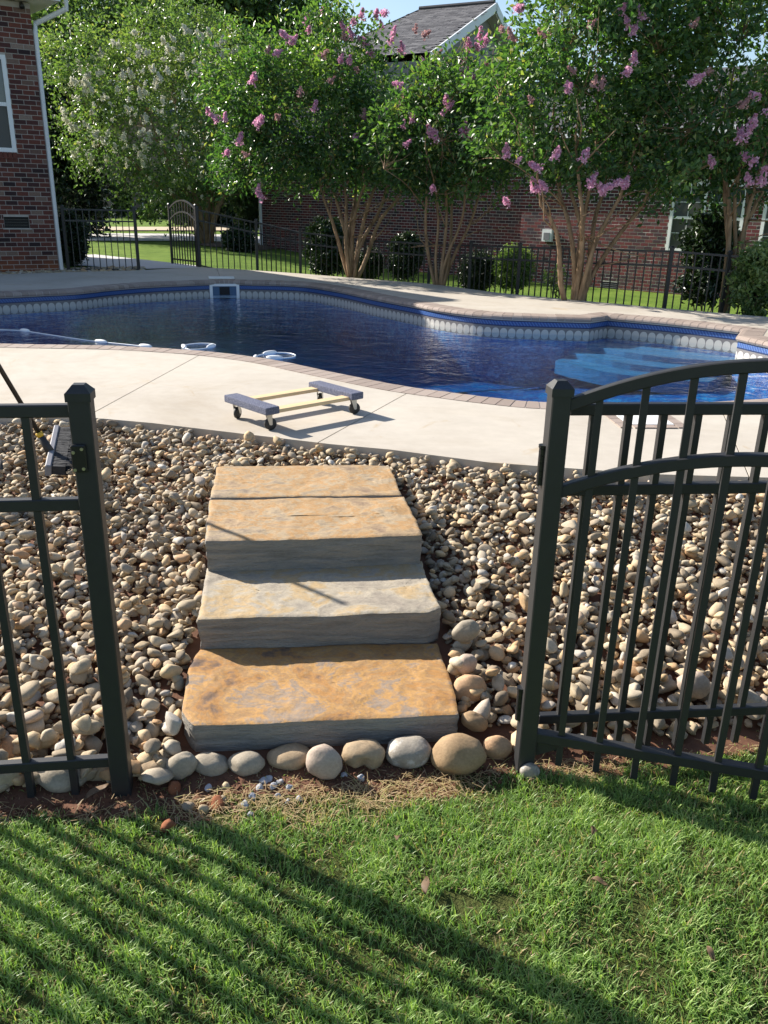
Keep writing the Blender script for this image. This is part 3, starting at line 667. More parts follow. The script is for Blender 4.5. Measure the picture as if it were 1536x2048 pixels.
def rotm(rx, ry, rz):
    cx, sx, cy, sy, cz, sz = math.cos(rx), math.sin(rx), math.cos(ry), math.sin(ry), math.cos(rz), math.sin(rz)
    return np.array([[cz, -sz, 0], [sz, cz, 0], [0, 0, 1]])@np.array([[cy, 0, sy], [0, 1, 0], [-sy, 0, cy]])@np.array([[1, 0, 0], [0, cx, -sx], [0, sx, cx]])
bed = struct(link(bpy.data.objects.new('river_stone_bed', None)))
RES = .01; X0, X1, Y0, Y1 = -4.3, 4.6, 1.2, 5.9
hw = int((X1-X0)/RES); hh = int((Y1-Y0)/RES)
xs = X0+(np.arange(hw)+.5)*RES; ys = Y0+(np.arange(hh)+.5)*RES; HX, HY = np.meshgrid(xs, ys); HF = terrain_z(HX, HY)
def drop(pts, sizes, lift=.0, perc=74):
    out = []
    for (x, y), s in zip(pts, sizes):
        k = max(1, int(s*.36/RES)); i = int((x-X0)/RES); j = int((y-Y0)/RES)
        a, b, c, d = max(0, j-k), min(hh, j+k+1), max(0, i-k), min(hw, i+k+1)
        if a >= b or c >= d: continue
        p = HF[a:b, c:d]; h = np.percentile(p, perc)
        fl = s*.5*random.uniform(.8, 1.2); z = h+fl*.34+lift
        gy_ = (p[-1].mean()-p[0].mean())/max(1e-6, (b-a)*RES); gx_ = (p[:, -1].mean()-p[:, 0].mean())/max(1e-6, (d-c)*RES)
        yy, xx = np.mgrid[a:b, c:d]; rr = ((yy-j)**2+(xx-i)**2)/(k+.5)**2
        HF[a:b, c:d] = np.where(rr < 1, np.maximum(p, z+fl*.34*np.sqrt(np.clip(1-rr, 0, 1))), p)
        out.append((x, y, z, s, np.clip(gx_, -.5, .5), np.clip(gy_, -.5, .5)))
    return out
def poisson(n, reg, rad, rg):
    """dart throwing on a hash grid; reg(x,y)->bool, rad(x,y)->radius"""
    P = []; cell = .04; G = {}
    X = rg.uniform(X0, X1, n); Y = rg.uniform(Y0, Y1, n); ok = reg(X, Y); X = X[ok]; Y = Y[ok]; Rr = rad(X, Y)
    for x, y, r in zip(X, Y, Rr):
        i, j = int(x/cell)+500, int(y/cell)+500; m = 2; bad = False
        for a in range(i-m, i+m+1):
            for b in range(j-m, j+m+1):
                for (px, py, pr) in G.get((a, b), ()):
                    if (px-x)**2+(py-y)**2 < (.5*(pr+r))**2: bad = True; break
                if bad: break
            if bad: break
        if not bad: G.setdefault((i, j), []).append((x, y, r)); P.append((x, y))
    return P
def inslab(X, Y): 
    r = np.zeros(np.shape(X), bool)
    for s in SLABS: r |= inpoly(X, Y, s)
    return r
def bedreg(X, Y):
    t = Y-yfence(X); return (t > np.where((X > -.62) & (X < .47), .07, .03)+.05*(vnoise(np.stack([X*6, Y*0, X*0], -1), 4)-.5)) & (Y < ydeck(X)-.012) & ~inslab(X, Y) & (np.abs(X) < 4.1) & ~((X > -.66) & (X < .47) & (Y < 2.42+.1*X))
srg = np.random.default_rng(11)
def szf(X, Y): return .037+.019*np.exp(-np.maximum(Y-yfence(X), 0)/.55)
stones = []
P = poisson(60000, bedreg, lambda X, Y: X*0+.03, srg); stones += drop(P, srg.uniform(.022, .04, len(P)), 0, 50)
for layer, (n, k) in enumerate(((46000, .86), (46000, .95), (36000, 1.12), (12000, 2.0))):
    P = poisson(n, bedreg, lambda X, Y: szf(X, Y)*k, srg)
    base_s = szf(np.array([p[0] for p in P]), np.array([p[1] for p in P]))
    s = base_s*np.clip(srg.lognormal(.22, .33, len(P)), .6, 2.3)*(1 if layer < 3 else 1.15)
    stones += drop(P, s)
# larger stones close to the fence line
nb = []; 
for _ in range(70):
    x = srg.uniform(-2.2, 2.6); y = yfence(x)+abs(srg.normal(.12, .16))+.04
    if bedreg(np.array([x]), np.array([y]))[0] and not inslab(np.array([x-.1, x+.1, x]), np.array([y, y, y+.08])).any(): nb.append((x, y))
stones += drop(nb, srg.uniform(.075, .105, len(nb)), .0, 50)
info = []
for (x, y, z, s, ax_, ay_) in stones:
    px = proj((x, y, z)); vis = -20 < px[0] < 1556 and px[1] < 2060
    info.append((x, y, z, s, math.atan(ay_)*.7+srg.normal(0, .28), -math.atan(ax_)*.7+srg.normal(0, .28), srg.uniform(0, 6.28), int(srg.integers(0, 14)), srg.random(), (s/px[2]) if vis else 0, layer))
# the 300 that show largest, uncovered ones first
top = np.array([HF[min(hh-1, max(0, int((i[1]-Y0)/RES))), min(hw-1, max(0, int((i[0]-X0)/RES)))]-i[2] for i in info])
score = np.array([i[9] for i in info])*(top < .02)
order = np.argsort(-score); big = set(order[:300].tolist())
smesh = [mesh_data('stone', V, Fq, M['stone_obj'], smooth=True) for V, Fq in [stone_mesh(i, 8, 12) for i in range(14)]]
AV, AF, AC = [], [], []; nv = 0
for k, i in enumerate(info):
    x, y, z, s, rx, ry, rz, vi, cv = i[:9]
    if k in big:
        o = bpy.data.objects.new('stone', smesh[vi]); o.location = (x, y, z); o.rotation_euler = (rx, ry, rz); o.scale = (s, s, s); link(o, bed)
    else:
        V, Fq = SV[vi]; Vt = (V*s)@rotm(rx, ry, rz).T+np.array([x, y, z]); AV.append(Vt); AF.append(Fq+nv); AC.append(np.full(len(V), cv)); nv += len(V)
stuff(mk('stones', np.concatenate(AV), np.concatenate(AF), M['stone_att'], bed, smooth=True, colr=np.concatenate(AC)))
# loose stone strips: house foot on the left, edging behind the far deck edge
def strip(name, pts, sizes, zoff=0, zf=None):
    AV, AF, AC = [], [], []; nv = 0
    for (x, y), s in zip(pts, sizes):
        V, Fq = SV[srg.integers(0, 14)]; z = (float(terrain_z(np.array([x]), np.array([y]))[0]) if zf is None else zf(x, y))+s*.12+zoff
        Vt = (V*s)@rotm(srg.normal(0, .3), srg.normal(0, .3), srg.uniform(0, 6.28)).T+np.array([x, y, z]); AV.append(Vt); AF.append(Fq+nv); AC.append(np.full(len(V), srg.random())); nv += len(V)
    return stuff(mk('stones', np.concatenate(AV), np.concatenate(AF), M['stone_att'], bed, smooth=True, colr=np.concatenate(AC)))
A = onz(-30, 547, ZD)[:2]; B = onz(285, 540.5, ZD)[:2]; hb = np.array([-6.236, 16.2])
pts = []
while len(pts) < 900:
    t_ = srg.random(); p = A+(B-A)*t_+np.array([-.25, .97])*srg.uniform(.02, 1.3)
    pts.append(p)
strip('stones', pts, srg.uniform(.07, .17, 900), .0, lambda x, y: ZD-.08+.03*srg.random())
fp = resample(np.array(deck_far[3:]), .02); pts = []; 
for p in fp:
    for _ in range(2): pts.append(p+np.array([.45, .85])*abs(srg.normal(.05, .10))+srg.normal(0, .03, 2))
strip('stones', pts, srg.uniform(.04, .12, len(pts)), .0, lambda x, y: ZD-.07)

def cobble(px, py, w, h, label, mat, tilt=0, seed=1, z=None, flat=.8, dx=0, notch=False, group=None, zlift=0):
    """px,py centre of its outline in the photo; w,h its extent in photo pixels"""
    P = onz(px, py+h*.5, .0 if z is None else z); zd = proj(P)[2]; L = w*1.08*zd/F; flat = min(flat, .72); H = math.sqrt(max((h*1.05)**2-(flat*w*.55)**2, (.5*h)**2))/.83*zd/F*.88
    V, Fq = stone_mesh(seed, 14, 20, 1, 1, 0); V = V/np.abs(V).max(0)*.5
    V += (V/np.linalg.norm(V, axis=1)[:, None])*((fbm(V*5+seed, 3, seed)-.45)*.05)[:, None]
    V = V*np.array([L, L*flat, H])
    if notch:  # a V-shaped bite in the front
        a = np.clip(1-np.abs(V[:, 0]+L*.02)/(L*.16), 0, 1)*(V[:, 2] < H*.12)*(V[:, 1] < 0); V[:, 1] += a*L*.2
    V = V@rotm(0, tilt, 0).T
    zmin = V[:, 2].min()
    o = mk('cobble', V-np.array([0, 0, zmin]), Fq, mat, smooth=True); o.location = (P[0]+dx, P[1]+L*flat*.42, P[2]-.008+zlift); o.rotation_euler = (0, 0, random.uniform(-.15, .15))
    return tag(o, label, 'cobble', group)
cg = m_cobble('cobble_grey', (.26, .22, .165), (.36, .315, .245)); ct = m_cobble('cobble_tan', (.3, .215, .13), (.41, .31, .2)); cb = m_cobble('cobble_brown', (.24, .16, .085), (.36, .245, .14))
cp = m_cobble('cobble_pink', (.36, .28, .22), (.44, .35, .28)); cw = m_cobble('cobble_white', (.24, .21, .17), (.34, .3, .25), (.48, .46, .42)); co_ = m_cobble('cobble_orange', (.4, .24, .13), (.5, .33, .2))
cobble(359, 1531, 54, 70, 'tilted grey-tan cobble at the left end of the row before the bottom step', cg, .9, 2)
cobble(417, 1533, 70, 48, 'small grey cobble with a pebble on top, before the bottom step corner', cg, .1, 3)
cobble(490, 1531, 75, 53, 'grey speckled cobble between two paler ones, beside the white gravel chips', cg, -.1, 4)
cobble(573, 1520, 92, 53, 'smooth long pale egg-shaped cobble before the bottom step', ct, -.08, 5)
cobble(645, 1529, 72, 76, 'upright pinkish cobble leaning between the egg-shaped and split cobbles', cp, -.75, 6)
cobble(728, 1516, 90, 64, 'tan cobble with a V-shaped split in its face', ct, .05, 7, notch=True)
cobble(818, 1509, 90, 67, 'grey cobble crusted with white, next to the big brown cobble', cw, -.15, 8)
cobble(915, 1517, 110, 88, 'big brown cobble, the largest in the row before the bottom step', cb, -.2, 9)
cobble(994, 1498, 60, 56, 'orange-tan round cobble against the foot of the gate stile', co_, .1, 10)
cobble(300, 1543, 72, 50, 'long tan cobble just right of the latch post foot', ct, -.1, 11)
cobble(193, 1543, 72, 46, 'tan cobble tucked behind the latch post foot', ct, .1, 12)
cobble(112, 1558, 104, 64, 'broad grey-tan cobble under the left fence rail', cg, .1, 13)
cobble(20, 1505, 78, 62, 'rounded orange-tan cobble low behind the left fence pickets', co_, .1, 14)
cobble(938, 1392, 62, 70, 'orange-tan boulder beside the right edge of the bottom step', co_, .9, 15, z=.03, zlift=.03)
cobble(932, 1343, 40, 44, 'pale pink round cobble above the orange boulder beside the steps', cp, .2, 16, z=.1, zlift=.03)
cobble(931, 1271, 44, 60, 'upright grey cobble beside the pale broken-cornered step', cg, 1.2, 17, z=.14, zlift=.03)
cobble(950, 1456, 56, 40, 'brown cobble wedged above the big brown one beside the bottom step', cb, .4, 18, z=.04, zlift=.02)
cobble(1060, 1543, 36, 38, 'small whitish cobble lying on the grass edge under the gate', cw, .7, 19)
cobble(1390, 1385, 64, 62, 'large pale round cobble seen between the gate pickets', cp, .2, 20, z=.06, zlift=.03)

# ------------------------------------------------------------------ fences
def boxmesh(name, sx, sy, z0, z1, mat):
    return MB().box((0, 0, (z0+z1)/2), (sx, sy, z1-z0)), mat
def cap_verts(w):
    mb = MB(); h = w/2+.004; g = w*.26
    lv = [(h, 0), (h, .022), (h-.004, .026), (g, .042)]
    V = []
    for r, z in lv: V += [(-r, -r, z), (r, -r, z), (r, r, z), (-r, r, z)]
    Fc = [(3, 2, 1, 0)]
    for i in range(len(lv)-1):
        for k in range(4): Fc.append((i*4+k, i*4+(k+1) % 4, (i+1)*4+(k+1) % 4, (i+1)*4+k))
    Fc.append(tuple((len(lv)-1)*4+k for k in range(4))); return mb.add(V, Fc)
PICK = {}
def picket(parent, x, z0, z1, w=.02, y=0, name='picket'):
    key = (round(w, 4), round(z1-z0, 3))
    if key not in PICK: 
        o = MB().box((0, 0, (z1-z0)/2), (w, w, z1-z0)); PICK[key] = mesh_data('picket', o.v, o.f, M['fence'])
    o = bpy.data.objects.new(name, PICK[key]); o.location = (x, y, z0); return link(o, parent)
def rail(parent, pts, h=.034, d=.028, name='rail', bev=True):
    """rectangular bar along local (x,z) points"""
    V = []; Fc = []; P = [np.array(p, float) for p in pts]
    for i, p in enumerate(P):
        t = P[min(i+1, len(P)-1)]-P[max(i-1, 0)]; t /= np.linalg.norm(t); n = np.array([-t[1], t[0]])
        for a, b in ((-1, -1), (1, -1), (1, 1), (-1, 1)):
            q_ = p+n*h/2*b; V.append((q_[0], a*d/2, q_[1]))
    for i in range(len(P)-1):
        for k in range(4): Fc.append((i*4+k, i*4+(k+1) % 4, (i+1)*4+(k+1) % 4, (i+1)*4+k))
    m = (len(P)-1)*4; Fc += [(0, 3, 2, 1), (m, m+1, m+2, m+3)]
    o = mk(name, V, Fc, M['fence'], parent)
    bm = bmesh.new(); bm.from_mesh(o.data); bmesh.ops.recalc_face_normals(bm, faces=list(bm.faces)); bm.to_mesh(o.data); bm.free()
    return bevel(o, .003, 1) if bev else o
def post(parent, x, z0, z1, w=.055, y=0, cap=True):
    o = MB().box((0, 0, (z1-z0)/2), (w, w, z1-z0)).build('post', M['fence'], parent); o.location = (x, y, z0); bevel(o, .003, 1)
    if cap: c = cap_verts(w).build('cap', M['fence'], o); c.location = (0, 0, z1-z0-.002)
    return o
# left section with the latch post: local x runs left from the post
LP = np.array([-.80, 2.125]); fa = math.atan2(.14, 1)
t = thing('fence_section', 'black metal fence section ending in the latch post, left of the stone steps', 'fence', (LP[0], LP[1], 0), fa)
lpost = post(t, 0, -.03, 1.252, .057)
ln = 3.2
for z in (1.222, .962, .118): rail(t, [(-.026, z), (-ln, z)])
for k in range(23): picket(t, -.142-.131*k, .005, 1.21, .021)
lt = MB().box((0, 0, 0), (.038, .012, .075)); o = lt.build('latch_plate', M['plastic_black'], t); o.location = (-.012, -.034, 1.10); bevel(o, .003, 1)
for sx, sz in ((.01, .027), (.01, -.027), (-.012, .018), (-.012, -.03)):
    s_ = MB().tube([(sx, -.006, sz), (sx, -.0085, sz)], .0045, 10).build('screw', M['screw'], o)
for k in (1,): post(t, -2.0, -.03, 1.252, .057)
# right fixed section, runs right from the hinge post
RP = np.array([.495, 2.335]); ra = math.atan2(.11, 1)
t = thing('fence_section', 'black metal fence section standing behind the open gate leaf', 'fence', (RP[0], RP[1], 0), ra)
post(t, -.022, -.03, 1.262, .055, y=-.062)
for z in (1.205, .96, .158): rail(t, [(.03, z), (3.2, z)])
for k in range(29): picket(t, .105+.1055*k, .03, 1.193, .02)
post(t, 2.2, -.03, 1.25, .057)
# open gate leaf
GA = math.atan2(-.241, .971)
t = thing('gate_leaf', 'open black metal gate leaf with a double arched top, swung towards the lawn', 'gate', (.5, 2.27, 0), GA)
us = np.linspace(.004, 1.2, 28)
rail(t, [(u, 1.38-.42*(u-.6)**2) for u in us], .034, .034, 'arched_rail'); rail(t, [(u, 1.126-.42*(u-.6)**2) for u in us], .034, .034, 'arched_rail')
rail(t, [(.004, .142), (1.2, .142)], .036, .034)
for k in range(9):
    u = .09+.1185*k; zt = 1.38-.42*(u-.6)**2-.01; picket(t, u, .045, zt, .02)
post(t, 1.228, .035, 1.262, .055)
g = MB().add([(.005, -.004, .125), (.12, -.004, .125), (.005, -.004, .06), (.005, .004, .125), (.12, .004, .125), (.005, .004, .06)], [(0, 2, 1), (3, 4, 5), (0, 1, 4, 3), (1, 2, 5, 4), (2, 0, 3, 5)]).build('gusset', M['fence'], t)
for zc in (1.05, .25):
    h = MB()
    for q_ in range(5): h.tube([(0, 0, -.055+q_*.022), (0, 0, -.055+q_*.022+.0205)], .0125, 12)
    h.tube([(0, 0, .056), (0, 0, .064)], .0145, 12); h.box((.012, .0, 0), (.012, .006, .1))
    o = h.build('hinge', M['plastic_black'], t, smooth=False); o.location = (-.05, -.005, zc)
    for zs in (-.03, .03): MB().tube([(.016, -.004, zs), (.016, -.009, zs)], .004, 8).build('screw', M['screw'], o)
# far fences: tops measured, feet hidden behind the deck edge
def far_fence(label, P, tops, posts, skip=None, sp=.115):
    """P: ground points (x,y); tops: z of the top rail at each point"""
    P = np.array(P, float); b = np.array([P[0][0], P[0][1], 0]); t = thing('fence_section', label, 'fence', b)
    for i in range(len(P)-1):
        d = P[i+1]-P[i]; L = np.linalg.norm(d); d /= L; an = math.atan2(d[1], d[0])
        for off in (0.0, -.2, -1.08):
            z0, z1 = tops[i]-.02+off, tops[i+1]-.02+off; r_ = rail(t, [(.02, z0), (L-.02, z1)], .028, .025, bev=False); r_.location = (P[i][0]-b[0], P[i][1]-b[1], 0); r_.rotation_euler = (0, 0, an)
        n = int(L/sp)
        for k in range(1, n):
            f = k/n; zt = tops[i]+(tops[i+1]-tops[i])*f-.02; p = P[i]+d*L*f-b[:2]; o = picket(t, p[0], zt-1.17, zt, .017, p[1]); o.rotation_euler = (0, 0, an)
    for i in posts:
        gz = min(float(terrain_z(np.array([P[i][0]]), np.array([P[i][1]]))[0]), tops[i]-1.22)-.05; o = post(t, P[i][0]-b[0], gz, tops[i]+.015, .052, P[i][1]-b[1])
    return t
hk = np.array([-6.13, 16.35])
def fp_(px, py, Y): p = ony(px, py, Y); return (p[0], p[1]), p[2]
a0 = [fp_(124, 416, 16.4), fp_(268, 419, 16.78)]
far_fence('black metal fence panel between the left brick house and the rear gate opening', [p for p, z in a0], [z for p, z in a0], [0, 1])
gate_post = fp_(394, 418, 17.75)
b0 = [gate_post, fp_(512, 443, 17.75), fp_(600, 463, 17.25), fp_(730, 478, 16.6), fp_(860, 486, 15.7), fp_(942, 489, 15.0), fp_(1041, 492, 14.2), fp_(1180, 496, 13.2), fp_(1344, 500, 12.55), fp_(1460, 509, 12.1), fp_(1600, 520, 11.5)]
far_fence('long black metal fence stepping down behind the pool deck and the crepe myrtles', [p for p, z in b0], [z for p, z in b0], range(len(b0)))
# rear gate leaf, swung outwards
gp = np.array(gate_post[0]); d = np.array([-.78, .82]); Lg = 1.12
t = thing('gate_leaf', 'open arched black gate leaf at the rear fence, showing the lawn beyond', 'gate', (gp[0], gp[1], ZD-.04), math.atan2(d[1], d[0]))
us = np.linspace(.05, Lg, 18)
rail(t, [(u, 1.30-.62*(u-.58)**2) for u in us], .03, .03, 'arched_rail', False); rail(t, [(u, 1.08-.62*(u-.58)**2) for u in us], .028, .028, 'arched_rail', False); rail(t, [(.05, .12), (Lg, .12)], .03, .028, bev=False)
for k in range(9): u = .14+.108*k; picket(t, u, .02, 1.295-.62*(u-.58)**2, .017)
post(t, .06, .02, 1.2, .045); post(t, Lg, .02, 1.2, .045)

# ------------------------------------------------------------------ furniture dolly
wp_ = [onz(*p, ZD)[:2] for p in ((467.6, 837.4), (532.9, 861.3), (708.8, 830.7), (642.4, 804.2))]
dc = np.mean(wp_, 0); lx = np.array([.707, .69]); lx = ((wp_[3]-wp_[0])+(wp_[2]-wp_[1])); an = math.atan2(lx[1], lx[0])
t = thing('furniture_dolly', 'wooden moving dolly with blue carpeted ends on four casters, on the pool deck', 'dolly', (dc[0], dc[1], ZD), an)
for s in (-1, 1):
    mb = MB(); n1, n2 = 14, 5
    o = MB().box((s*.335, 0, .128), (.1, .465, .046)).build('carpeted_board', M['carpet'], t); bevel(o, .009, 3)
    o2 = MB().box((0, s*.165, .112), (.60, .075, .022)).build('rail', M['pine'], t); bevel(o2, .002, 1)
for (sx, sy, sw) in ((-.335, .17, .5), (-.335, -.18, -.4), (.335, -.18, -.35), (.335, .17, .6)):
    c = link(bpy.data.objects.new('caster', None), t); c.location = (sx, sy, 0); c.rotation_euler = (0, 0, sw)
    w_ = MB(); prof_ = [(-.0125, .0), (-.0125, .03), (-.009, .037), (0, .0385), (.009, .037), (.0125, .03), (.0125, 0)]
    V = []; n = 20
    for y_, r_ in prof_:
        for k in range(n): a_ = 2*math.pi*k/n; V.append((.012+r_*math.cos(a_), y_, .0385+r_*math.sin(a_)))
    Fc = [(i*n+k, (i+1)*n+k, (i+1)*n+(k+1) % n, i*n+(k+1) % n) for i in range(len(prof_)-1) for k in range(n)]
    w_.add(V, Fc).build('wheel', M['rubber'], c, smooth=True)
    f_ = MB()
    for s in (-1, 1): f_.add([(-.016, s*.017, .098), (.022, s*.017, .098), (.022, s*.017, .035), (.004, s*.017, .035), (-.016, s*.0185, .098), (.022, s*.0185, .098), (.022, s*.0185, .035), (.004, s*.0185, .035)], [(0, 1, 2, 3), (7, 6, 5, 4), (0, 4, 5, 1), (1, 5, 6, 2), (2, 6, 7, 3), (3, 7, 4, 0)])
    f_.box((.003, 0, .1005), (.05, .05, .004)); f_.tube([(.012, -.02, .0385), (.012, .02, .0385)], .006, 10); f_.build('fork', M['zinc'], c)

# ------------------------------------------------------------------ push broom and shovel
hd = onz(107, 915, .44); tip = np.array([-2.371, 4.176, 1.80])
t = thing('push_broom', 'push broom with a dark handle, yellow collar and black bristles on the stones', 'broom', hd)
hdir = tip-hd; hl = np.linalg.norm(hdir); hdir /= hl
MB().tube([hdir*.13, hdir*hl], .0125, 10).build('handle', M['plastic_black'], t, smooth=True)
MB().tube([hdir*.0, hdir*.06, hdir*.13], [.026, .022, .018], 10).build('socket', simple('socket', (.03, .024, .02), .5), t, smooth=True)
MB().tube([hdir*.125, hdir*.15], [.0185, .0185], 10).build('collar', M['yellow'], t, smooth=True)
# head: block seen edge-on, bristles to the right of it
a1 = onz(112, 868, .46); a2 = onz(94, 952, .42); lv = a2-a1; ll = np.linalg.norm(lv); lv /= ll
bd = np.array([.93, .15, -.12]); bd -= lv*(bd@lv); bd /= np.linalg.norm(bd); nv_ = np.cross(lv, bd)
hc = (a1+a2)/2-hd+np.array([.0, .02, .02])
o = MB().box(hc, (ll, .03, .06), [lv, bd, nv_]).build('head_block', M['gray_plastic'], t); bevel(o, .005, 1)
V = []; Fc = []; br = random.Random(3)
for k in range(900):
    s_ = br.uniform(-.47, .47)*ll; q_ = br.uniform(-.026, .026); p0 = hc+lv*s_+nv_*q_+bd*.014; L_ = br.uniform(.075, .1)
    p1 = p0+(bd+lv*br.uniform(-.12, .12)+nv_*br.uniform(-.15, .15))*L_; w_ = lv*.0022; b = len(V); V += [p0-w_, p0+w_, p1+w_, p1-w_]; Fc.append((b, b+1, b+2, b+3))
o = mk('bristles', V, Fc, M['brush'], t)
MB().box(hc+bd*.045, (ll*.96, .07, .045), [lv, bd, nv_]).build('bristle_core', M['brush'], t)
sp_ = onz(6, 935, .44); t = thing('shovel', 'dark steel shovel blade lying on the stones beyond the left fence', 'shovel', sp_)
V = []; n1 = 9
for i in range(n1):
    u = i/(n1-1); w_ = .11*(1-max(0, u-.55)**2*3.2)
    for j in range(7): q_ = j/6*2-1; V.append((-.26+u*.27+.02*abs(q_)*(u > .8)*-1, q_*w_*1.0-.02, .02+.03*q_*q_-.02*u))
Fc = [(i*7+j, (i+1)*7+j, (i+1)*7+j+1, i*7+j+1) for i in range(n1-1) for j in range(6)]
o = mk('blade', V, Fc, simple('blade_steel', (.05, .047, .045), .5, .4, 20, metal=.6), t, smooth=True); sm = o.modifiers.new('solid', 'SOLIDIFY'); sm.thickness = .004
MB().tube([(-.24, -.02, .03), (-.6, -.1, .08), (-1.3, -.28, .16)], .016, 10).build('handle', M['pine'], t, smooth=True)

# ------------------------------------------------------------------ brick houses
def brick_wall(house, P0, e, up_z0, width, height, nrm, holes, m_obj, m_att, inview, vmax, mm='mortar', course=.079, bl=.203, mort=.0105, seed=0, soldier=None):
    """P0: foot of the wall at s=0, e: unit direction along the wall, nrm: outward normal. holes: (s0,s1,z0,z1)"""
    e3 = np.array([e[0], e[1], 0.]); n3 = np.array([nrm[0], nrm[1], 0.]); hp = np.array(house.location); r = np.random.default_rng(seed)
    w = MB(); 
    # mortar core split round the openings
    xs_ = sorted({0, width, *[h[0] for h in holes], *[h[1] for h in holes]}); zs_ = sorted({0, height, *[h[2] for h in holes], *[h[3] for h in holes]})
    for a, b in zip(xs_[:-1], xs_[1:]):
        for c_, d_ in zip(zs_[:-1], zs_[1:]):
            if any(h[0] <= (a+b)/2 <= h[1] and h[2] <= (c_+d_)/2 <= h[3] for h in holes): continue
            w.box(np.array([P0[0], P0[1], up_z0+(c_+d_)/2])+e3*(a+b)/2-n3*.06-hp, (b-a, .12, d_-c_), [e3, n3, (0, 0, 1)])
    wall_o = w.build('wall', M[mm], house)
    L = []; nrow = int(height/course)
    for row in range(nrow):
        z0 = row*course; x = -(bl/2 if row % 2 else 0)
        while x < width:
            a, b = max(0, x), min(width, x+bl-mort); x += bl
            if b-a < .03: continue
            parts = [(a, b)]
            for h in holes:
                if h[2] < z0+course-mort*.5 and h[3] > z0:
                    np_ = []
                    for (p, q_) in parts:
                        if q_ <= h[0] or p >= h[1]: np_.append((p, q_)); continue
                        if p < h[0]: np_.append((p, h[0]-.004))
                        if q_ > h[1]: np_.append((h[1]+.004, q_))
                    parts = np_
            for (p, q_) in parts:
                if q_-p > .025: L.append((p, q_, z0, z0+course-mort))
    for (s0, s1, z0, z1) in (soldier or []):
        x = s0
        while x+.06 <= s1: L.append((x, x+.068, z0, z1)); x += .079
    sc_ = []
    for i, (p, q_, z0, z1) in enumerate(L):
        c = np.array([P0[0], P0[1], up_z0+(z0+z1)/2])+e3*(p+q_)/2; px = proj(c); sc_.append((inview(px), -px[2], i))
    vis = sorted([s for s in sc_ if s[0]], key=lambda s: -s[1])[:vmax]; ids = {s[2] for s in vis}
    cache = {}; AV, AF, AC = [], [], []; nv = 0
    BF = np.array([(0, 1, 3, 2), (4, 6, 7, 5), (0, 4, 5, 1), (2, 3, 7, 6), (0, 2, 6, 4), (1, 5, 7, 3)])
    an = math.atan2(e[1], e[0])
    for i, (p, q_, z0, z1) in enumerate(L):
        c = np.array([P0[0], P0[1], up_z0+(z0+z1)/2])+e3*(p+q_)/2+n3*(.0+r.normal(0, .0012)); ln = q_-p; hz = z1-z0
        if i in ids:
            key = (round(ln, 2), round(hz, 2))
            if key not in cache: bb = MB().box((0, 0, 0), (ln, .009, hz)); cache[key] = mesh_data('brick', bb.v, bb.f, m_obj)
            o = bpy.data.objects.new('brick', cache[key]); o.location = tuple(c-hp); o.rotation_euler = (0, 0, an); link(o, wall_o)
        else:
            V = np.array([c+e3*ln/2*a+n3*.0045*b+np.array([0, 0, hz/2])*d_-hp for a in (-1, 1) for b in (-1, 1) for d_ in (-1, 1)]); AV.append(V); AF.append(BF+nv); nv += 8; AC.append(np.full(8, r.random()))
    if AV: stuff(mk('bricks', np.concatenate(AV), np.concatenate(AF), m_att, wall_o, colr=np.concatenate(AC)))
    return wall_o
def window(house, c, e, n, w, h, sash=True, lower_screen=True, depth=.03, grid=None):
    """c: centre of the opening (world), flush with the wall"""
    e3 = np.array([e[0], e[1], 0.]); n3 = np.array([n[0], n[1], 0.]); z3 = np.array([0, 0, 1.]); hp = np.array(house.location); c = np.array(c)-hp; ax = [e3, n3, z3]
    fw = .07; f = MB()
    for s in (-1, 1): f.box(c+e3*s*(w/2-fw/2)-n3*.005, (fw, .06, h), ax); f.box(c+z3*s*(h/2-fw/2)-n3*.007, (w-2*fw+.002, .056, fw), ax)
    if sash: f.box(c-n3*.012, (w-2*fw+.004, .05, .06), ax)
    o = f.build('window_frame', M['white_trim'], house); 
    ph = (h-2*fw)/2
    for s in (-1, 1):
        pn = MB().box(c+z3*s*ph/2-n3*(.03 if s > 0 else .026), (w-2*fw, .008, ph), ax).build('pane', M['screen'] if (s < 0 and lower_screen) else M['glass'], o)
    if grid:
        gnx, gnz = grid; g_ = MB()
        for k in range(1, gnx): g_.box(c+e3*(k/gnx-.5)*(w-2*fw)-n3*.022, (.014, .006, h-2*fw), ax)
        for k in range(1, gnz): g_.box(c+z3*(k/gnz-.5)*(h-2*fw)-n3*.0215, (w-2*fw, .006, .014), ax)
        g_.build('muntin', M['white_trim'], o)
    return o
def roof_shingles(name, parent, A, u, v, nu, nv_, wtab=.3, exp_=.14, cut=None, seed=0):
    """tabs laid from A along u (horizontal) and up v (slope)"""
    r = np.random.default_rng(seed); n = np.cross(u, v); n = n/np.linalg.norm(n); n = n if n[2] > 0 else -n; AV, AF, AC = [], [], []; k = 0
    F6 = np.array([(0, 1, 2, 3), (4, 5, 1, 0), (0, 3, 7, 4), (1, 5, 6, 2)])
    for row in range(nv_):
        for t_ in range(-1, nu):
            a = (t_+(row % 2)*.5+r.normal(0, .02))*wtab; b = a+wtab-.008; y0 = row*exp_; y1 = y0+exp_*1.25
            if cut and not cut((a+b)/2, (y0+y1)/2): continue
            p = [A+u*x_+v*y_+n*h_ for (x_, y_, h_) in ((a, y0, .012), (b, y0, .012), (b, y1, .001), (a, y1, .001), (a, y0, 0), (b, y0, 0), (b, y1, -.004), (a, y1, -.004))]
            AV.append(np.array(p)); AF.append(F6+k); k += 8; AC.append(np.full(8, r.random()))
    return stuff(mk(name, np.concatenate(AV)-np.array(parent.location), np.concatenate(AF), M['shingle'], parent, colr=np.concatenate(AC)))
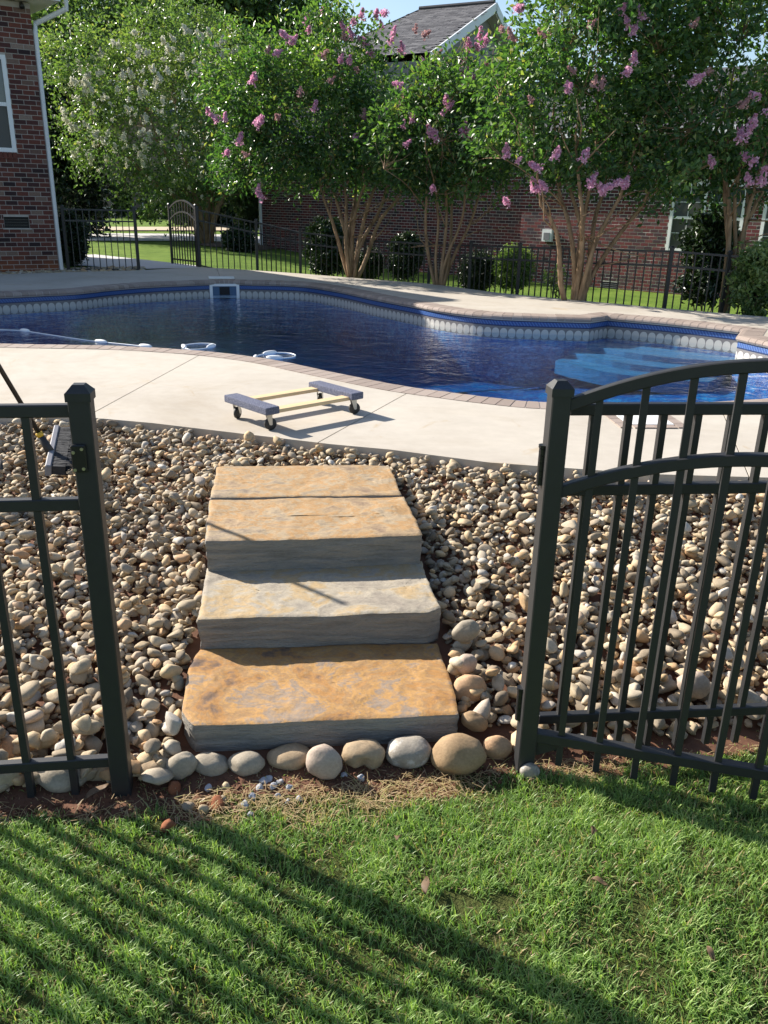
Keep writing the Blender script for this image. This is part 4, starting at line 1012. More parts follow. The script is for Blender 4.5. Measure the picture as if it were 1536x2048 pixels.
# left house
hc = np.array([-6.236, 16.2]); ha = math.radians(30); e = np.array([math.cos(ha), math.sin(ha)]); nrm = np.array([e[1], -e[0]]); g3 = np.array([-math.sin(math.radians(40)), math.cos(math.radians(40))])
HZ0 = ZD-.06; HZ1 = 4.80
lh = thing('brick_house', 'red brick house with white gutter pipe and crawlspace vent, left of the pool', 'house', (hc[0], hc[1], HZ0))
WL = 9.0; P0 = hc-e*WL; n3 = np.array([nrm[0], nrm[1], 0])
def hs(px, py): 
    p = onplane(px, py, (hc[0], hc[1], 0), n3); return (p[:2]-P0)@e, p[2]-HZ0
s1, zb = hs(35, 305); _, zt = hs(12, 110); s1b, _ = hs(20, 200); s1 = (s1+s1b)/2
ww = .95; win = (s1-ww, s1, zb, zt)
va, vz0 = hs(10, 456); vb, vz1 = hs(57, 434)
vent = (va, vb, vz0, vz1)
brick_wall(lh, P0, e, HZ0, WL, HZ1-HZ0, nrm, [win, vent], M['brick_obj'], M['brick_att'], lambda p: -30 < p[0] < 140 and -20 < p[1] < 560, 290, seed=5, soldier=[])
side = MB(); sw = 10.0
side.box(np.array([hc[0], hc[1], (HZ0+HZ1)/2])+np.array([g3[0], g3[1], 0])*(sw/2+.13)-np.array([e[0], e[1], 0])*.06-np.array(lh.location), (.12, sw, HZ1-HZ0), [(e[0], e[1], 0), (g3[0], g3[1], 0), (0, 0, 1)])
side.build('side_wall', M['brick_att'], lh)
mw = lambda s, z, n_=0: np.array([P0[0]+e[0]*s+nrm[0]*n_, P0[1]+e[1]*s+nrm[1]*n_, HZ0+z])
window(lh, mw((win[0]+win[1])/2, (zb+zt)/2, -.02), e, nrm, ww, zt-zb)
# rowlock sill of upright bricks under the window
for k in range(12):
    MB().box(mw(win[0]+.04+k*.079, zb-.055, .012)-np.array(lh.location), (.068, .03, .105), [(e[0], e[1], 0), (nrm[0], nrm[1], 0), (0, 0, 1)]).build('sill_brick', M['brick_obj'], lh)
vt = MB(); vc = mw((va+vb)/2, (vz0+vz1)/2, -.05)-np.array(lh.location); axh = [(e[0], e[1], 0), (nrm[0], nrm[1], 0), (0, 0, 1)]
vt.box(vc, (vb-va, .02, vz1-vz0), axh); vo = vt.build('vent', M['dark'], lh)
for k in range(1, 4): MB().box(vc+np.array([0, 0, (k/4-.5)*(vz1-vz0)])+n3*.02, (vb-va, .02, .012), axh).build('louver', M['plastic_black'], vo)
MB().box(vc+np.array([0, 0, -(vz1-vz0)/2-.012])+n3*.055, (vb-va+.06, .03, .024), axh).build('vent_sill', M['mortar'], vo)
# hip roof with soffit, fascia, gutters and downspout
OV = .36; c4 = [hc+e*OV-g3*OV, hc+e*OV+g3*(sw+OV), P0-e*OV+g3*(sw+OV), P0-e*OV-g3*OV]
RZ = HZ1+.02; hpk = RZ+.2+.62*(min(WL, sw)/2+OV); rd = (max(WL, sw)-min(WL, sw))/2
m0 = hc-e*(WL/2)+g3*(sw/2); ra0 = m0+g3*rd; ra1 = m0-g3*rd
lo = np.array(lh.location); rb = MB()
V = [np.array([p[0], p[1], RZ+.2]) for p in c4]+[np.array([ra1[0], ra1[1], hpk]), np.array([ra0[0], ra0[1], hpk])]
rb.add([v-lo for v in V], [(0, 1, 5, 4), (1, 2, 5), (2, 3, 4, 5), (3, 0, 4)]); rb.build('roof', M['shingle'], lh)
sf = MB(); sf.add([np.array([p[0], p[1], RZ])-lo for p in c4]+[np.array([p[0], p[1], RZ+.02])-lo for p in c4], [(3, 2, 1, 0), (4, 5, 6, 7)]); sf.build('soffit', M['soffit'], lh)
fb = MB()
for i in range(4):
    a_, b_ = c4[i], c4[(i+1) % 4]; d_ = (b_-a_); l_ = np.linalg.norm(d_); d_ /= l_; o_ = np.array([d_[1], -d_[0]]); cen = (a_+b_)/2
    o_ = o_ if o_@(cen-m0) > 0 else -o_
    fb.box(np.array([cen[0]+o_[0]*.012, cen[1]+o_[1]*.012, RZ+.1])-lo, (l_+.02, .02, .2), [(d_[0], d_[1], 0), (o_[0], o_[1], 0), (0, 0, 1)])
    g_ = MB(); q3 = [np.array([o_[0], o_[1], 0])*x_+np.array([0, 0, z_]) for x_, z_ in ((.024, .2), (.024, .1), (.09, .1), (.12, .14), (.12, .2))]
    Vg = [np.array([p[0], p[1], RZ])+k_-lo for p in (a_, b_) for k_ in q3]; g_.add(Vg, [(k, k+1, 6+k, 5+k) for k in range(4)]+[(0, 4, 3, 2, 1), (5, 6, 7, 8, 9)])
    g_.build('gutter', M['white_trim'], lh)
fb.build('fascia', M['white_trim'], lh)
dsp = [np.array([c4[0][0]-e[0]*.0+.09, c4[0][1]+.08, RZ+.12]), np.array([c4[0][0]+.06, c4[0][1]+.16, RZ-.08]), np.array([*(hc+e*.1+g3*.12), RZ-.30]), np.array([*(hc+e*.06+g3*.06), RZ-.45]), np.array([*(hc+e*.06+g3*.06), HZ0+1.15]), np.array([*(hc+e*.06+g3*.06), HZ0+.05])]
MB().tube([p-lo for p in dsp], .042, 8).build('downspout', M['white_trim'], lh)
MB().tube([mw(WL-.14, HZ1-HZ0-.02, .05)-lo, mw(WL-.14, HZ1-HZ0-.09, .1)-lo], [.03, .045], 10).build('flood_lamp', M['plastic_black'], lh, smooth=True)
# right house beyond the crepe myrtles
wd = np.array([.785, -.62]); wd /= np.linalg.norm(wd); wn_ = np.array([wd[1], -wd[0]]); wn_ = wn_ if wn_[1] < 0 else -wn_
A0 = (CAM+ray(1330, 585)*20.3)[:2]
tl = ((onplane(524, 450, (A0[0], A0[1], 0), np.array([wn_[0], wn_[1], 0])))[:2]-A0)@wd
PL = A0+wd*tl; RW = 24.0; RZ0 = -.45; RZ1 = 3.45
rh = thing('brick_house', 'dark red brick house with grey shingle roof behind the crepe myrtles', 'house', (PL[0], PL[1], RZ0))
wn3 = np.array([wn_[0], wn_[1], 0])
def rs(px, py): p = onplane(px, py, (A0[0], A0[1], 0), wn3); return (p[:2]-PL)@wd, p[2]-RZ0
wa, wzb = rs(1338, 501); wb, _ = rs(1406, 503); _, wmid = rs(1372, 436)
wzt = wmid+(wmid-wzb)*1.02; w1 = (wa, wb, wzb, wzt); w2 = (wb+.06, wb+.06+(wb-wa), wzb, wzt)
wc, _ = rs(1523, 480); w3 = (wc, wc+(wb-wa), wzb, wzt)
va, vz0 = rs(1210, 576); vb, vz1 = rs(1243, 564)
step, _ = rs(1049, 480)
brick_wall(rh, PL, wd, RZ0, step, RZ1-RZ0, wn_, [], M['brick2_obj'], M['brick2_att'], lambda p: False, 0, 'mortar_pale', seed=8)
PS = PL+wd*step+wn_*.25
brick_wall(rh, PS, wd, RZ0, RW-step, RZ1-RZ0, wn_, [(a-step, b-step, c_, d_) for a, b, c_, d_ in (w1, w2, w3, (va, vb, vz0, vz1))], M['brick2_obj'], M['brick2_att'], lambda p: 1050 < p[0] < 1420 and 395 < p[1] < 590, 290, 'mortar_pale', mort=.013, seed=9)
rw = lambda s, z, n_=.25: np.array([PL[0]+wd[0]*s+wn_[0]*n_, PL[1]+wd[1]*s+wn_[1]*n_, RZ0+z])
for w_ in (w1, w2, w3): window(rh, rw((w_[0]+w_[1])/2, (wzb+wzt)/2, .23), wd, wn_, w_[1]-w_[0], wzt-wzb, grid=(2, 4))
axr = [(wd[0], wd[1], 0), (wn_[0], wn_[1], 0), (0, 0, 1)]; ro = np.array(rh.location)
vo = MB().box(rw((va+vb)/2, (vz0+vz1)/2, .2)-ro, (vb-va, .02, vz1-vz0), axr).build('vent', M['dark'], rh)
for k in range(1, 4): MB().box(rw((va+vb)/2, vz0+(vz1-vz0)*k/4, .235)-ro, (vb-va, .02, .015), axr).build('louver', M['gray_plastic'], vo)
bs, bz0 = rs(1096, 482); bs2, bz1 = rs(1117, 459)
o = MB().box(rw((bs+bs2)/2, (bz0+bz1)/2, .31)-ro, (bs2-bs, .1, bz1-bz0), axr).build('dryer_vent_hood', M['white_trim'], rh); MB().box(rw((bs+bs2)/2, (bz0+bz1)/2-.02, .365)-ro, ((bs2-bs)*.6, .02, (bz1-bz0)*.6), axr).build('flap', M['gray_plastic'], o)
MB().tube([rw(.03, RZ1-RZ0-.05, .08)-ro, rw(.03, .45, .08)-ro], .055, 8).build('downspout', M['white_trim'], rh)
# other walls close the body of the house
bk = 7.0
MB().box(np.array([PL[0], PL[1], (RZ0+RZ1)/2])+np.array([wd[0], wd[1], 0])*.06-wn3*(bk/2+.12)-ro, (.12, bk, RZ1-RZ0), axr).build('side_wall', M['brick2_att'], rh)
MB().box(rw(RW/2, (RZ1-RZ0)/2, -bk-.2)-ro, (RW, .12, RZ1-RZ0), axr).build('back_wall', M['brick2_att'], rh)
# low front roof with fascia and gutter
up = np.array([-wn_[0]*.92, -wn_[1]*.92, .38]); up /= np.linalg.norm(up)
eA = np.array([PL[0], PL[1], RZ1])+wn3*.65-np.array([wd[0], wd[1], 0])*.3
MB().add([eA-ro, eA+np.array([wd[0], wd[1], 0])*(RW+.6)-ro, eA+np.array([wd[0], wd[1], 0])*(RW+.6)+up*4.6-ro, eA+up*4.6-ro, eA-ro-np.array([0, 0, .12]), eA+np.array([wd[0], wd[1], 0])*(RW+.6)-ro-np.array([0, 0, .12]), eA+np.array([wd[0], wd[1], 0])*(RW+.6)-wn3*8.2-ro-np.array([0, 0, .12]), eA-wn3*8.2-ro-np.array([0, 0, .12])], [(0, 1, 2, 3), (4, 7, 6, 5), (0, 4, 5, 1)]).build('roof', M['shingle'], rh)
MB().box(eA+np.array([wd[0], wd[1], 0])*(RW/2+.3)+wn3*.03+np.array([0, 0, -.06])-ro, (RW+.6, .05, .16), axr).build('gutter', M['white_trim'], rh)
# main gable roof above
ang = math.radians(27); rdv = np.array([-math.cos(ang), math.sin(ang), 0]); R1 = CAM+ray(990, 5)*26; r2 = ray(828, 13); Lr = ((CAM+r2*((R1[2]-CH)/r2[2]))-R1)@rdv; R2 = R1+rdv*Lr
q_ = ((R1-CAM)@rdv)/(ray(850, 110)@rdv); Q = CAM+ray(850, 110)*q_; sl = Q-R1; sl /= np.linalg.norm(sl); SL = 5.2
gr = thing('gable_roof_block', 'upper gable block with grey shingles and white rake board above the brick house', 'house', (R1[0], R1[1], 2.6)); go = np.array(gr.location)
e1 = R1+sl*SL; e2 = R2+sl*SL; e2b = e2+rdv*1.3      # slope runs out a little further at the hip end
osl = np.array([-sl[0], -sl[1], sl[2]]); nsl = np.cross(rdv, sl); nsl = nsl/np.linalg.norm(nsl); nsl = nsl if nsl[2] > 0 else -nsl
rb = MB(); b1 = R1+osl*SL; b2 = R2+osl*SL
rb.add([v-nsl*.03-go for v in (R1, R2, e2b, e1)], [(0, 1, 2, 3)]); rb.add([v-go for v in (R1, R2, b2+rdv*1.3, b1)], [(3, 2, 1, 0)]); rb.add([v-go for v in (R2, e2b, b2+rdv*1.3)], [(0, 2, 1)])
rb.build('roof', M['shingle'], gr)
roof_shingles('shingles', gr, e1-nsl*.02, rdv, -sl, int((Lr+1.6)/.3)+1, int(SL/.14), cut=lambda x, y: 0 < x < Lr+1.3*(1-y/SL)-.05)
hv = np.array([sl[0], sl[1], 0]); hv /= np.linalg.norm(hv); out_ = -rdv; dn = np.array([0, 0, -1.])
for sgn, sv in ((1, sl), (-1, osl)):
    pv = np.cross(sv, out_); pv = pv/np.linalg.norm(pv); pv = pv if pv[2] < 0 else -pv
    MB().box(R1+sv*SL/2+out_*.05+pv*.12-go, (SL, .05, .24), [sv, out_, pv]).build('rake_board', M['white_trim'], gr)
    MB().box(R1+sv*SL/2-out_*.15+pv*.26-go, (SL, .36, .03), [sv, out_, pv]).build('rake_soffit', M['soffit'], gr)
MB().tube([R1+np.array([0, 0, .02])-go, R2+np.array([0, 0, .02])-go], .06, 6).build('ridge_cap', M['shingle'], gr)
zb_ = 2.6; gw = [R1-out_*.32+np.array([0, 0, -.2]), e1-out_*.32+np.array([0, 0, -.2]), np.array([*e1[:2], zb_])-out_*.32, np.array([*b1[:2], zb_])-out_*.32, b1-out_*.32+np.array([0, 0, -.2])]
nb_ = len(gw); bw = [v+rdv*(Lr-.4) for v in gw]
MB().add([v-go for v in gw+bw], [tuple(range(nb_)), tuple(range(2*nb_-1, nb_-1, -1))]+[(i, nb_+i, nb_+(i+1) % nb_, (i+1) % nb_) for i in range(1, 4)]).build('gable_wall', simple('grey_siding', (.2, .19, .19), .7, .1, 3), gr)
# far house across the road
fh_y = 62.0
def fpt(px, py): return ony(px, py, fh_y)
fa_, fb_ = fpt(160, 446), fpt(440, 452); gz = min(fa_[2], fb_[2])-.4
fh = thing('brick_house', 'distant red brick house with shuttered windows across the road', 'house', (fa_[0], fh_y, gz)); fo = np.array(fh.location)
ez = fpt(176, 325)[2]; wid = fb_[0]-fa_[0]
V = [(0, 0, 0), (wid, 0, 0), (wid, 0, ez-gz), (0, 0, ez-gz), (0, 8, 0), (wid, 8, 0), (wid, 8, ez-gz), (0, 8, ez-gz), (wid*.5, 0, ez-gz+4.2), (wid*.5, 8, ez-gz+4.2)]
MB().add(V, [(0, 1, 2, 8, 3), (5, 4, 7, 9, 6), (1, 5, 6, 2), (4, 0, 3, 7)]).build('wall', M['far_brick'], fh)
MB().add([(-.5, -.4, ez-gz-.25), (wid*.5, -.4, ez-gz+4.3), (wid*.5, 8.4, ez-gz+4.3), (-.5, 8.4, ez-gz-.25), (wid+.5, -.4, ez-gz-.25), (wid+.5, 8.4, ez-gz-.25)], [(0, 1, 2, 3), (1, 4, 5, 2)]).build('roof', M['shingle'], fh)
for s0_, s1_ in ((0, 1), (1, 4)):
    a_ = np.array([(-.5, -.45, ez-gz-.35), (wid*.5, -.45, ez-gz+4.2), (0, 0, 0), (0, 0, 0), (wid+.5, -.45, ez-gz-.35)][s0_]); b_ = np.array([(-.5, -.45, ez-gz-.35), (wid*.5, -.45, ez-gz+4.2), (0, 0, 0), (0, 0, 0), (wid+.5, -.45, ez-gz-.35)][s1_])
    d_ = (b_-a_)/np.linalg.norm(b_-a_); MB().box((a_+b_)/2, (np.linalg.norm(b_-a_), .06, .3), [d_, (0, -1, 0), np.cross(d_, (0, -1, 0))]).build('rake_board', M['white_trim'], fh)
for (xa, xb, ya, yb) in ((199, 222, 379, 416), (262, 285, 384, 419), (345, 368, 388, 424)):
    p_, q2 = fpt(xa, yb), fpt(xb, ya); c_ = np.array([(p_[0]+q2[0])/2, fh_y-.02, (p_[2]+q2[2])/2]); w_, h_ = q2[0]-p_[0], q2[2]-p_[2]
    wo_ = window(fh, c_+np.array([0, .03, 0]), (1, 0), (0, -1), w_, h_)
    for s in (-1, 1): MB().box(c_-fo+np.array([s*(w_/2+.19), -.05, 0]), (.34, .05, h_)).build('shutter', M['shutter'], fh)

# ------------------------------------------------------------------ trees, shrubs
def leaves_np(C, size, r, out_dir=None, ratio=.5, droop=.3):
    """rhombic folded leaves at centres C: returns V,F"""
    n = len(C); d = r.normal(0, 1, (n, 3)); 
    if out_dir is not None: d = d+out_dir*1.0
    d[:, 2] -= droop; d /= np.linalg.norm(d, axis=1)[:, None]+1e-9
    a = r.normal(0, 1, (n, 3)); a[:, 2] *= .6; s = np.cross(d, a); s /= np.linalg.norm(s, axis=1)[:, None]+1e-9; nn = np.cross(s, d)
    L = size*(.7+.6*r.random(n)); L = L[:, None]; w = L*ratio*.5
    V = np.stack([C-d*L*.5, C+s*w+nn*w*.35, C+d*L*.5-nn*L*.08, C-s*w+nn*w*.35], 1).reshape(-1, 3)
    Fq = np.arange(n*4).reshape(n, 4)
    return V, np.concatenate([Fq[:, [0, 1, 2]], Fq[:, [0, 2, 3]]], 0)
def crown_points(c, rad, ncl, per, spread, r, shell=.35, lump=.35, seed=0, zcut=None):
    u = r.normal(0, 1, (ncl, 3)); u /= np.linalg.norm(u, axis=1)[:, None]
    rr = (shell+(1-shell)*r.random(ncl))**.55
    rr *= 1-lump+2*lump*vnoise(u*2.2+seed*5.3, seed)+(r.random(ncl) < .10)*.12
    P = np.array(c)+u*rr[:, None]*np.array(rad)
    if zcut is not None: P = P[P[:, 2] > zcut]; 
    ncl = len(P)
    dens = r.uniform(.5, 1.5, ncl); idx_ = np.repeat(np.arange(ncl), np.maximum(3, (per*dens).astype(int)))
    sp_ = spread*r.uniform(.6, 1.4, ncl)
    L = P[idx_]+r.normal(0, 1, (len(idx_), 3))*sp_[idx_][:, None]*np.array([1, 1, .75])
    return P, L, idx_
def crown_obj(parent, b, c, rad, ncl, per, spread, size, mat, seed, ratio=.5, shell=.35, lump=.35, droop=.3, zcut=None, name='crown', yellow=.06):
    r = np.random.default_rng(seed); P, L, ix = crown_points(c, rad, ncl, per, spread, r, shell, lump, seed, zcut)
    od = (L-np.array(c))/np.array(rad); od /= np.linalg.norm(od, axis=1)[:, None]+1e-9
    V, Fq = leaves_np(L, size, r, od*.8, ratio, droop)
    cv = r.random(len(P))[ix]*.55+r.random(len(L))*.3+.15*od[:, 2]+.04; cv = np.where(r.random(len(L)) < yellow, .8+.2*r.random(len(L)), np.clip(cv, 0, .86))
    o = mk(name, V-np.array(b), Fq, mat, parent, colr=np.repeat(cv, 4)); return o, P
def branch(p0, p1, r0, r1, rg, n=7, wob=.05, bow=None):
    p0 = np.array(p0); p1 = np.array(p1); L = np.linalg.norm(p1-p0); w1 = rg.normal(0, wob*L, 3)*[1, 1, .2]; w2 = rg.normal(0, wob*L*.5, 3)
    bow = np.zeros(3) if bow is None else bow; P = []; R = []
    for i in range(n):
        t = i/(n-1); P.append(p0+(p1-p0)*t+w1*math.sin(math.pi*t)+w2*math.sin(2*math.pi*t)+bow*math.sin(math.pi*t)); R.append(r0+(r1-r0)*t**.8)
    return P, R
def panicle_mesh(seed, mat, L=.22, W=.095, n=170):
    r = np.random.default_rng(seed); t = r.random(n)**.8; w = W*(1-t**1.6*.8)*(.8+.2*np.sin(t*9+seed)); a = r.random(n)*6.28; q = np.sqrt(r.random(n))
    C = np.stack([w*q*np.cos(a), w*q*np.sin(a), t*L], 1); V, Fq = leaves_np(C, .034, r, np.stack([np.cos(a), np.sin(a), a*0+.3], 1)*1.2, .95, 0)
    cv_, cf_ = stone_mesh(seed+3, 6, 8, 1, 1, 0); cv_ = cv_/np.abs(cv_).max(0)*np.array([W*.3, W*.3, L*.44])+np.array([0, 0, L*.46]); nV = len(V)
    return mesh_data('flower_panicle', np.r_[V, cv_], np.r_[Fq, cf_+nV], mat, colr=np.r_[np.repeat(r.random(n), 4), np.full(len(cv_), .1)])
PAN = {'pink': [panicle_mesh(i, M['petal_pink']) for i in range(5)], 'faded': [panicle_mesh(i+9, M['petal_faded'], .2, .09, 60) for i in range(3)], 'white': [panicle_mesh(i+20, M['petal_white'], .22, .12, 90) for i in range(4)]}
def crepe(label, base, stem_px, Y, crown_c, rad, flowers, seed, ncl, per, leafmat='leaf_crepe', bark='crepe_bark', leaf=.082, r0=.05, fl=('pink', 'faded'), nsub=4, zc=None, spread=.17, lowcut=None, fscale=1.0):
    r = np.random.default_rng(seed); base = np.array(base); t = thing('crepe_myrtle', label, 'tree', base)
    cc = np.array(crown_c); tips = []
    tw = MB()
    for k, (px, py) in enumerate(stem_px):
        e_ = ony(px, py, Y+r.uniform(-.35, .35)); p0 = base+np.array([(px-np.mean([q[0] for q in stem_px]))*.0006, r.uniform(-.06, .06), -.03])
        P, R = branch(p0, e_, r0*r.uniform(.75, 1.1), r0*.5, r, 8, .035, np.array([0, 0, .0])+(e_-base)*np.array([-.12, -.12, .05]))
        up = e_+(e_-base)*np.array([.35, .35, .0])+np.array([0, 0, r.uniform(.9, 1.7)])+r.normal(0, .15, 3)
        P2, R2_ = branch(e_, up, r0*.5, .008, r, 6, .05)
        m = MB().tube([p-base for p in P+P2[1:]], R+R2_[1:], 8)
        for s in range(nsub):
            i = r.integers(3, len(P)+3); src = (P+P2[1:])[i]; d_ = (src-cc)*np.array([1, 1, .2]); d_ = d_/(np.linalg.norm(d_)+1e-6)
            q_ = src+d_*r.uniform(.3, .9)+np.array([r.normal(0, .3), r.normal(0, .3), r.uniform(.4, 1.1)]); P3, R3 = branch(src, q_, r0*.28, .006, r, 5, .06)
            m.tube([p-base for p in P3], R3, 6); tips.append(q_)
        m.build('stem', M[bark], t, smooth=True); tips.append(up)
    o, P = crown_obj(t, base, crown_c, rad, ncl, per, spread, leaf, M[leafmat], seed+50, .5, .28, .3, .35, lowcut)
    # twigs to a share of the leaf clusters
    T = np.array(tips)
    for p in P[:: max(1, len(P)//160)]:
        q_ = T[np.argmin(np.linalg.norm(T-p, axis=1))]; Pb, Rb = branch(q_, p, .007, .003, r, 4, .06); tw.tube([x-base for x in Pb], Rb, 4, cap=False)
    stuff(tw.build('twigs', M[bark], t, smooth=True))
    for (px, py, kind, sc_) in flowers:
        d_ = ray(px, py); f = CAM-cc; ra = np.array(rad)*1.0; A_ = ((d_/ra)**2).sum(); B_ = 2*(d_/ra*f/ra).sum(); C_ = ((f/ra)**2).sum()-1; disc = B_*B_-4*A_*C_
        tt_ = (-B_-math.sqrt(disc))/(2*A_) if disc > 0 else -B_/(2*A_)
        p = CAM+d_*tt_; p = p+(p-cc)*(.02 if disc > 0 else 0)
        o = bpy.data.objects.new('flower_panicle', random.choice(PAN[kind])); o.location = tuple(p-base-np.array([0, 0, .1])); o.rotation_euler = (r.normal(.1, .6), r.normal(0, .6), r.uniform(0, 6.28)); s_ = sc_*fscale*r.uniform(.68, 1.05); o.scale = (s_, s_, s_); link(o, t)
    return t
def fl(lst, sc_=1.0): return [(x, y, 'pink', sc_*random.uniform(.85, 1.15)) for x, y in lst]
def fd(lst, sc_=1.0): return [(x, y, 'faded', sc_) for x, y in lst]
def c_at(px, py, Y): return ony(px, py, Y)
T1 = fl([(422, 215), (440, 228), (452, 231), (480, 275), (455, 297), (515, 240), (580, 71), (580, 80), (612, 41), (617, 58), (639, 17), (678, 117), (695, 120), (706, 68), (706, 36), (723, 25), (750, 30), (776, 12), (778, 76), (747, 100), (740, 96), (808, 90), (808, 100), (515, 149), (505, 158), (547, 101), (627, 211), (513, 240), (774, 195), (754, 223), (771, 222), (706, 269), (517, 367), (530, 386), (735, 82), (690, 52), (765, 45), (785, 60)])+fd([(717, 132), (536, 97), (655, 155), (560, 226), (730, 70), (640, 105), (500, 300), (725, 230), (600, 180), (690, 75)])
T2 = fl([(894, 199), (896, 207), (884, 220), (862, 250), (868, 262), (874, 271), (924, 261), (943, 264), (936, 252), (920, 116), (920, 139), (943, 152), (938, 160), (926, 164), (960, 66), (962, 76), (938, 93), (957, 91), (974, 73), (852, 118), (998, 115), (811, 279), (806, 244), (828, 233), (810, 161), (867, 369)])+fd([(830, 54), (974, 122), (845, 60), (960, 130), (900, 110), (870, 100), (985, 140)])
T3 = fl([(1017, 300), (1035, 309), (1087, 321), (1087, 359), (1075, 362), (1095, 360), (1021, 389), (1112, 303), (1138, 160), (1138, 170), (1038, 10), (1040, 4), (1241, 14), (1286, 26), (1260, 42), (1265, 57), (1251, 127), (1267, 112), (1199, 359), (1209, 371), (1246, 359), (1227, 349), (1178, 359), (1164, 303)])+fd([(1155, 132), (1204, 164), (1174, 42), (1035, 71), (1070, 190), (1100, 60), (1010, 50), (1190, 160)])
T4 = fl([(1382, 152), (1492, 255), (1502, 241), (1485, 267), (1523, 181), (1530, 209), (1499, 352), (1520, 350), (1513, 307), (1431, 316)])+fd([(1480, 200), (1385, 40), (1420, 130)])
b1_ = np.array([*onz(705, 551, ZD)[:2], .33]); Y1_ = b1_[1]
crepe('tall pink crepe myrtle with many tan stems, before the left end of the brick wall', b1_, [(648, 400), (668, 380), (690, 372), (712, 365), (730, 370), (750, 372), (772, 380), (800, 395)], Y1_, c_at(625, 240, Y1_+.2), (1.95, 1.3, 1.6), T1, 1, 560, 50, leaf=.09, lowcut=1.95)
b2_ = np.array([*onz(880, 569, ZD)[:2], .30]); Y2_ = b2_[1]
crepe('slender pink crepe myrtle with thin stems, in front of the plain brick wall', b2_, [(853, 390), (868, 380), (890, 372), (906, 372), (930, 385), (955, 400)], Y2_, c_at(892, 285, Y2_+.1), (1.2, 1.05, 1.2), T2, 2, 340, 48, r0=.036, leaf=.09, lowcut=1.9)
b3_ = np.array([*onz(1150, 600, ZD)[:2], .22]); Y3_ = b3_[1]
crepe('broad pink crepe myrtle with a thick pale base, left of the white-framed window', b3_, [(1082, 410), (1118, 390), (1140, 380), (1160, 385), (1178, 385), (1205, 392), (1240, 395), (1285, 410)], Y3_, c_at(1182, 180, Y3_+.2), (1.55, 1.2, 2.0), T3, 3, 420, 48, r0=.05, leaf=.095, lowcut=2.15)
b4_ = np.array([*onz(1478, 622, ZD)[:2], .2]); Y4_ = b4_[1]+.5; b4_[1] += .5
crepe('pink crepe myrtle rising behind the glossy shrub at the end of the deck', b4_, [(1425, 300), (1455, 310), (1492, 300), (1506, 300), (1530, 310), (1560, 300)], Y4_, c_at(1455, 165, Y4_+.5), (1.85, 1.25, 2.0), T4, 4, 430, 48, r0=.045, leaf=.095, lowcut=1.8)
wb_ = np.array([*onz(418, 487, .33)[:2], .30]); Yw = wb_[1]
random.seed(5); wf = []
while len(wf) < 190:
    x = random.uniform(135, 560); y = random.uniform(60, 400)
    if ((x-330)/210)**2+((y-225)/175)**2 < 1 and random.random() < (.95 if (x < 330 and y < 330) or y < 150 else .22): wf.append((x, y, 'white', random.uniform(.5, 1.15)))
wt = crepe('large white-flowering crepe myrtle beyond the rear gate', wb_, [(335, 330), (372, 320), (405, 300), (420, 300), (450, 310), (480, 330), (300, 360)], Yw, c_at(335, 225, Yw), (3.7, 3.1, 3.0), wf, 6, 560, 60, leafmat='leaf_white', r0=.13, leaf=.13, spread=.27, fscale=1.25)

def tree(name, label, base, h, crowns, seed, mat, size, trunk_r=.2, ncl=300, per=40, spread=.4, bark='bark', lump=.35, shell=.3, ratio=.55):
    base = np.array(base, float); t = thing(name, label, 'tree', base); r = np.random.default_rng(seed); m = MB()
    top_ = np.array([base[0]+r.normal(0, .1*h), base[1], base[2]+h*.85]); P, R = branch(base-np.array([0, 0, .1]), top_, trunk_r, trunk_r*.25, r, 9, .02); m.tube([p-base for p in P], R, 10)
    for (c, rad) in crowns:
        for k in range(5):
            i = r.integers(3, 8); q_ = np.array(c)+r.normal(0, .4, 3)*np.array(rad); P3, R3 = branch(P[i], q_, trunk_r*.3, .02, r, 6, .06); m.tube([p-base for p in P3], R3, 6)
    m.build('trunk', M[bark], t, smooth=True)
    for i, (c, rad) in enumerate(crowns): crown_obj(t, base, c, rad, ncl, per, spread, size, M[mat], seed*7+i, ratio, shell, lump, .3, None, 'crown', .02)
    return t
def g0(px, py): p = onz(px, py, .33); return np.array([p[0], p[1], .3])
# background trees
b = g0(500, 452); Yb = b[1]
tree('oak_tree', 'tall dark oak towering behind the white crepe myrtle', b, 12, [(c_at(510, 45, Yb), (5.2, 4, 4.4)), (c_at(400, 20, Yb), (4.5, 3.6, 4.0)), (c_at(560, 190, Yb), (3.0, 3, 4.2))], 11, 'leaf_oak', .34, .4, 300, 36, .6)
b = np.array([-15.2, 36., .3])
tree('oak_tree', 'pale green tree in the gap beside the left house downspout', b, 10, [(c_at(120, 90, 36.), (2.2, 2.2, 2.3)), (c_at(210, 50, 36.), (2.9, 2.4, 2.6)), (c_at(105, 170, 36.), (1.8, 1.8, 1.7))], 12, 'leaf_white', .24, .3, 230, 34, .34, lump=.4)
b = np.array([-12.6, 31.5, .3])
tree('evergreen_tree', 'dark dense evergreen standing against the left house corner', b, 6, [(c_at(128, 250, 31.5), (1.3, 1.3, 1.7)), (c_at(125, 370, 31.5), (1.5, 1.4, 1.9))], 13, 'leaf_dark', .17, .2, 300, 40, .24, lump=.2)
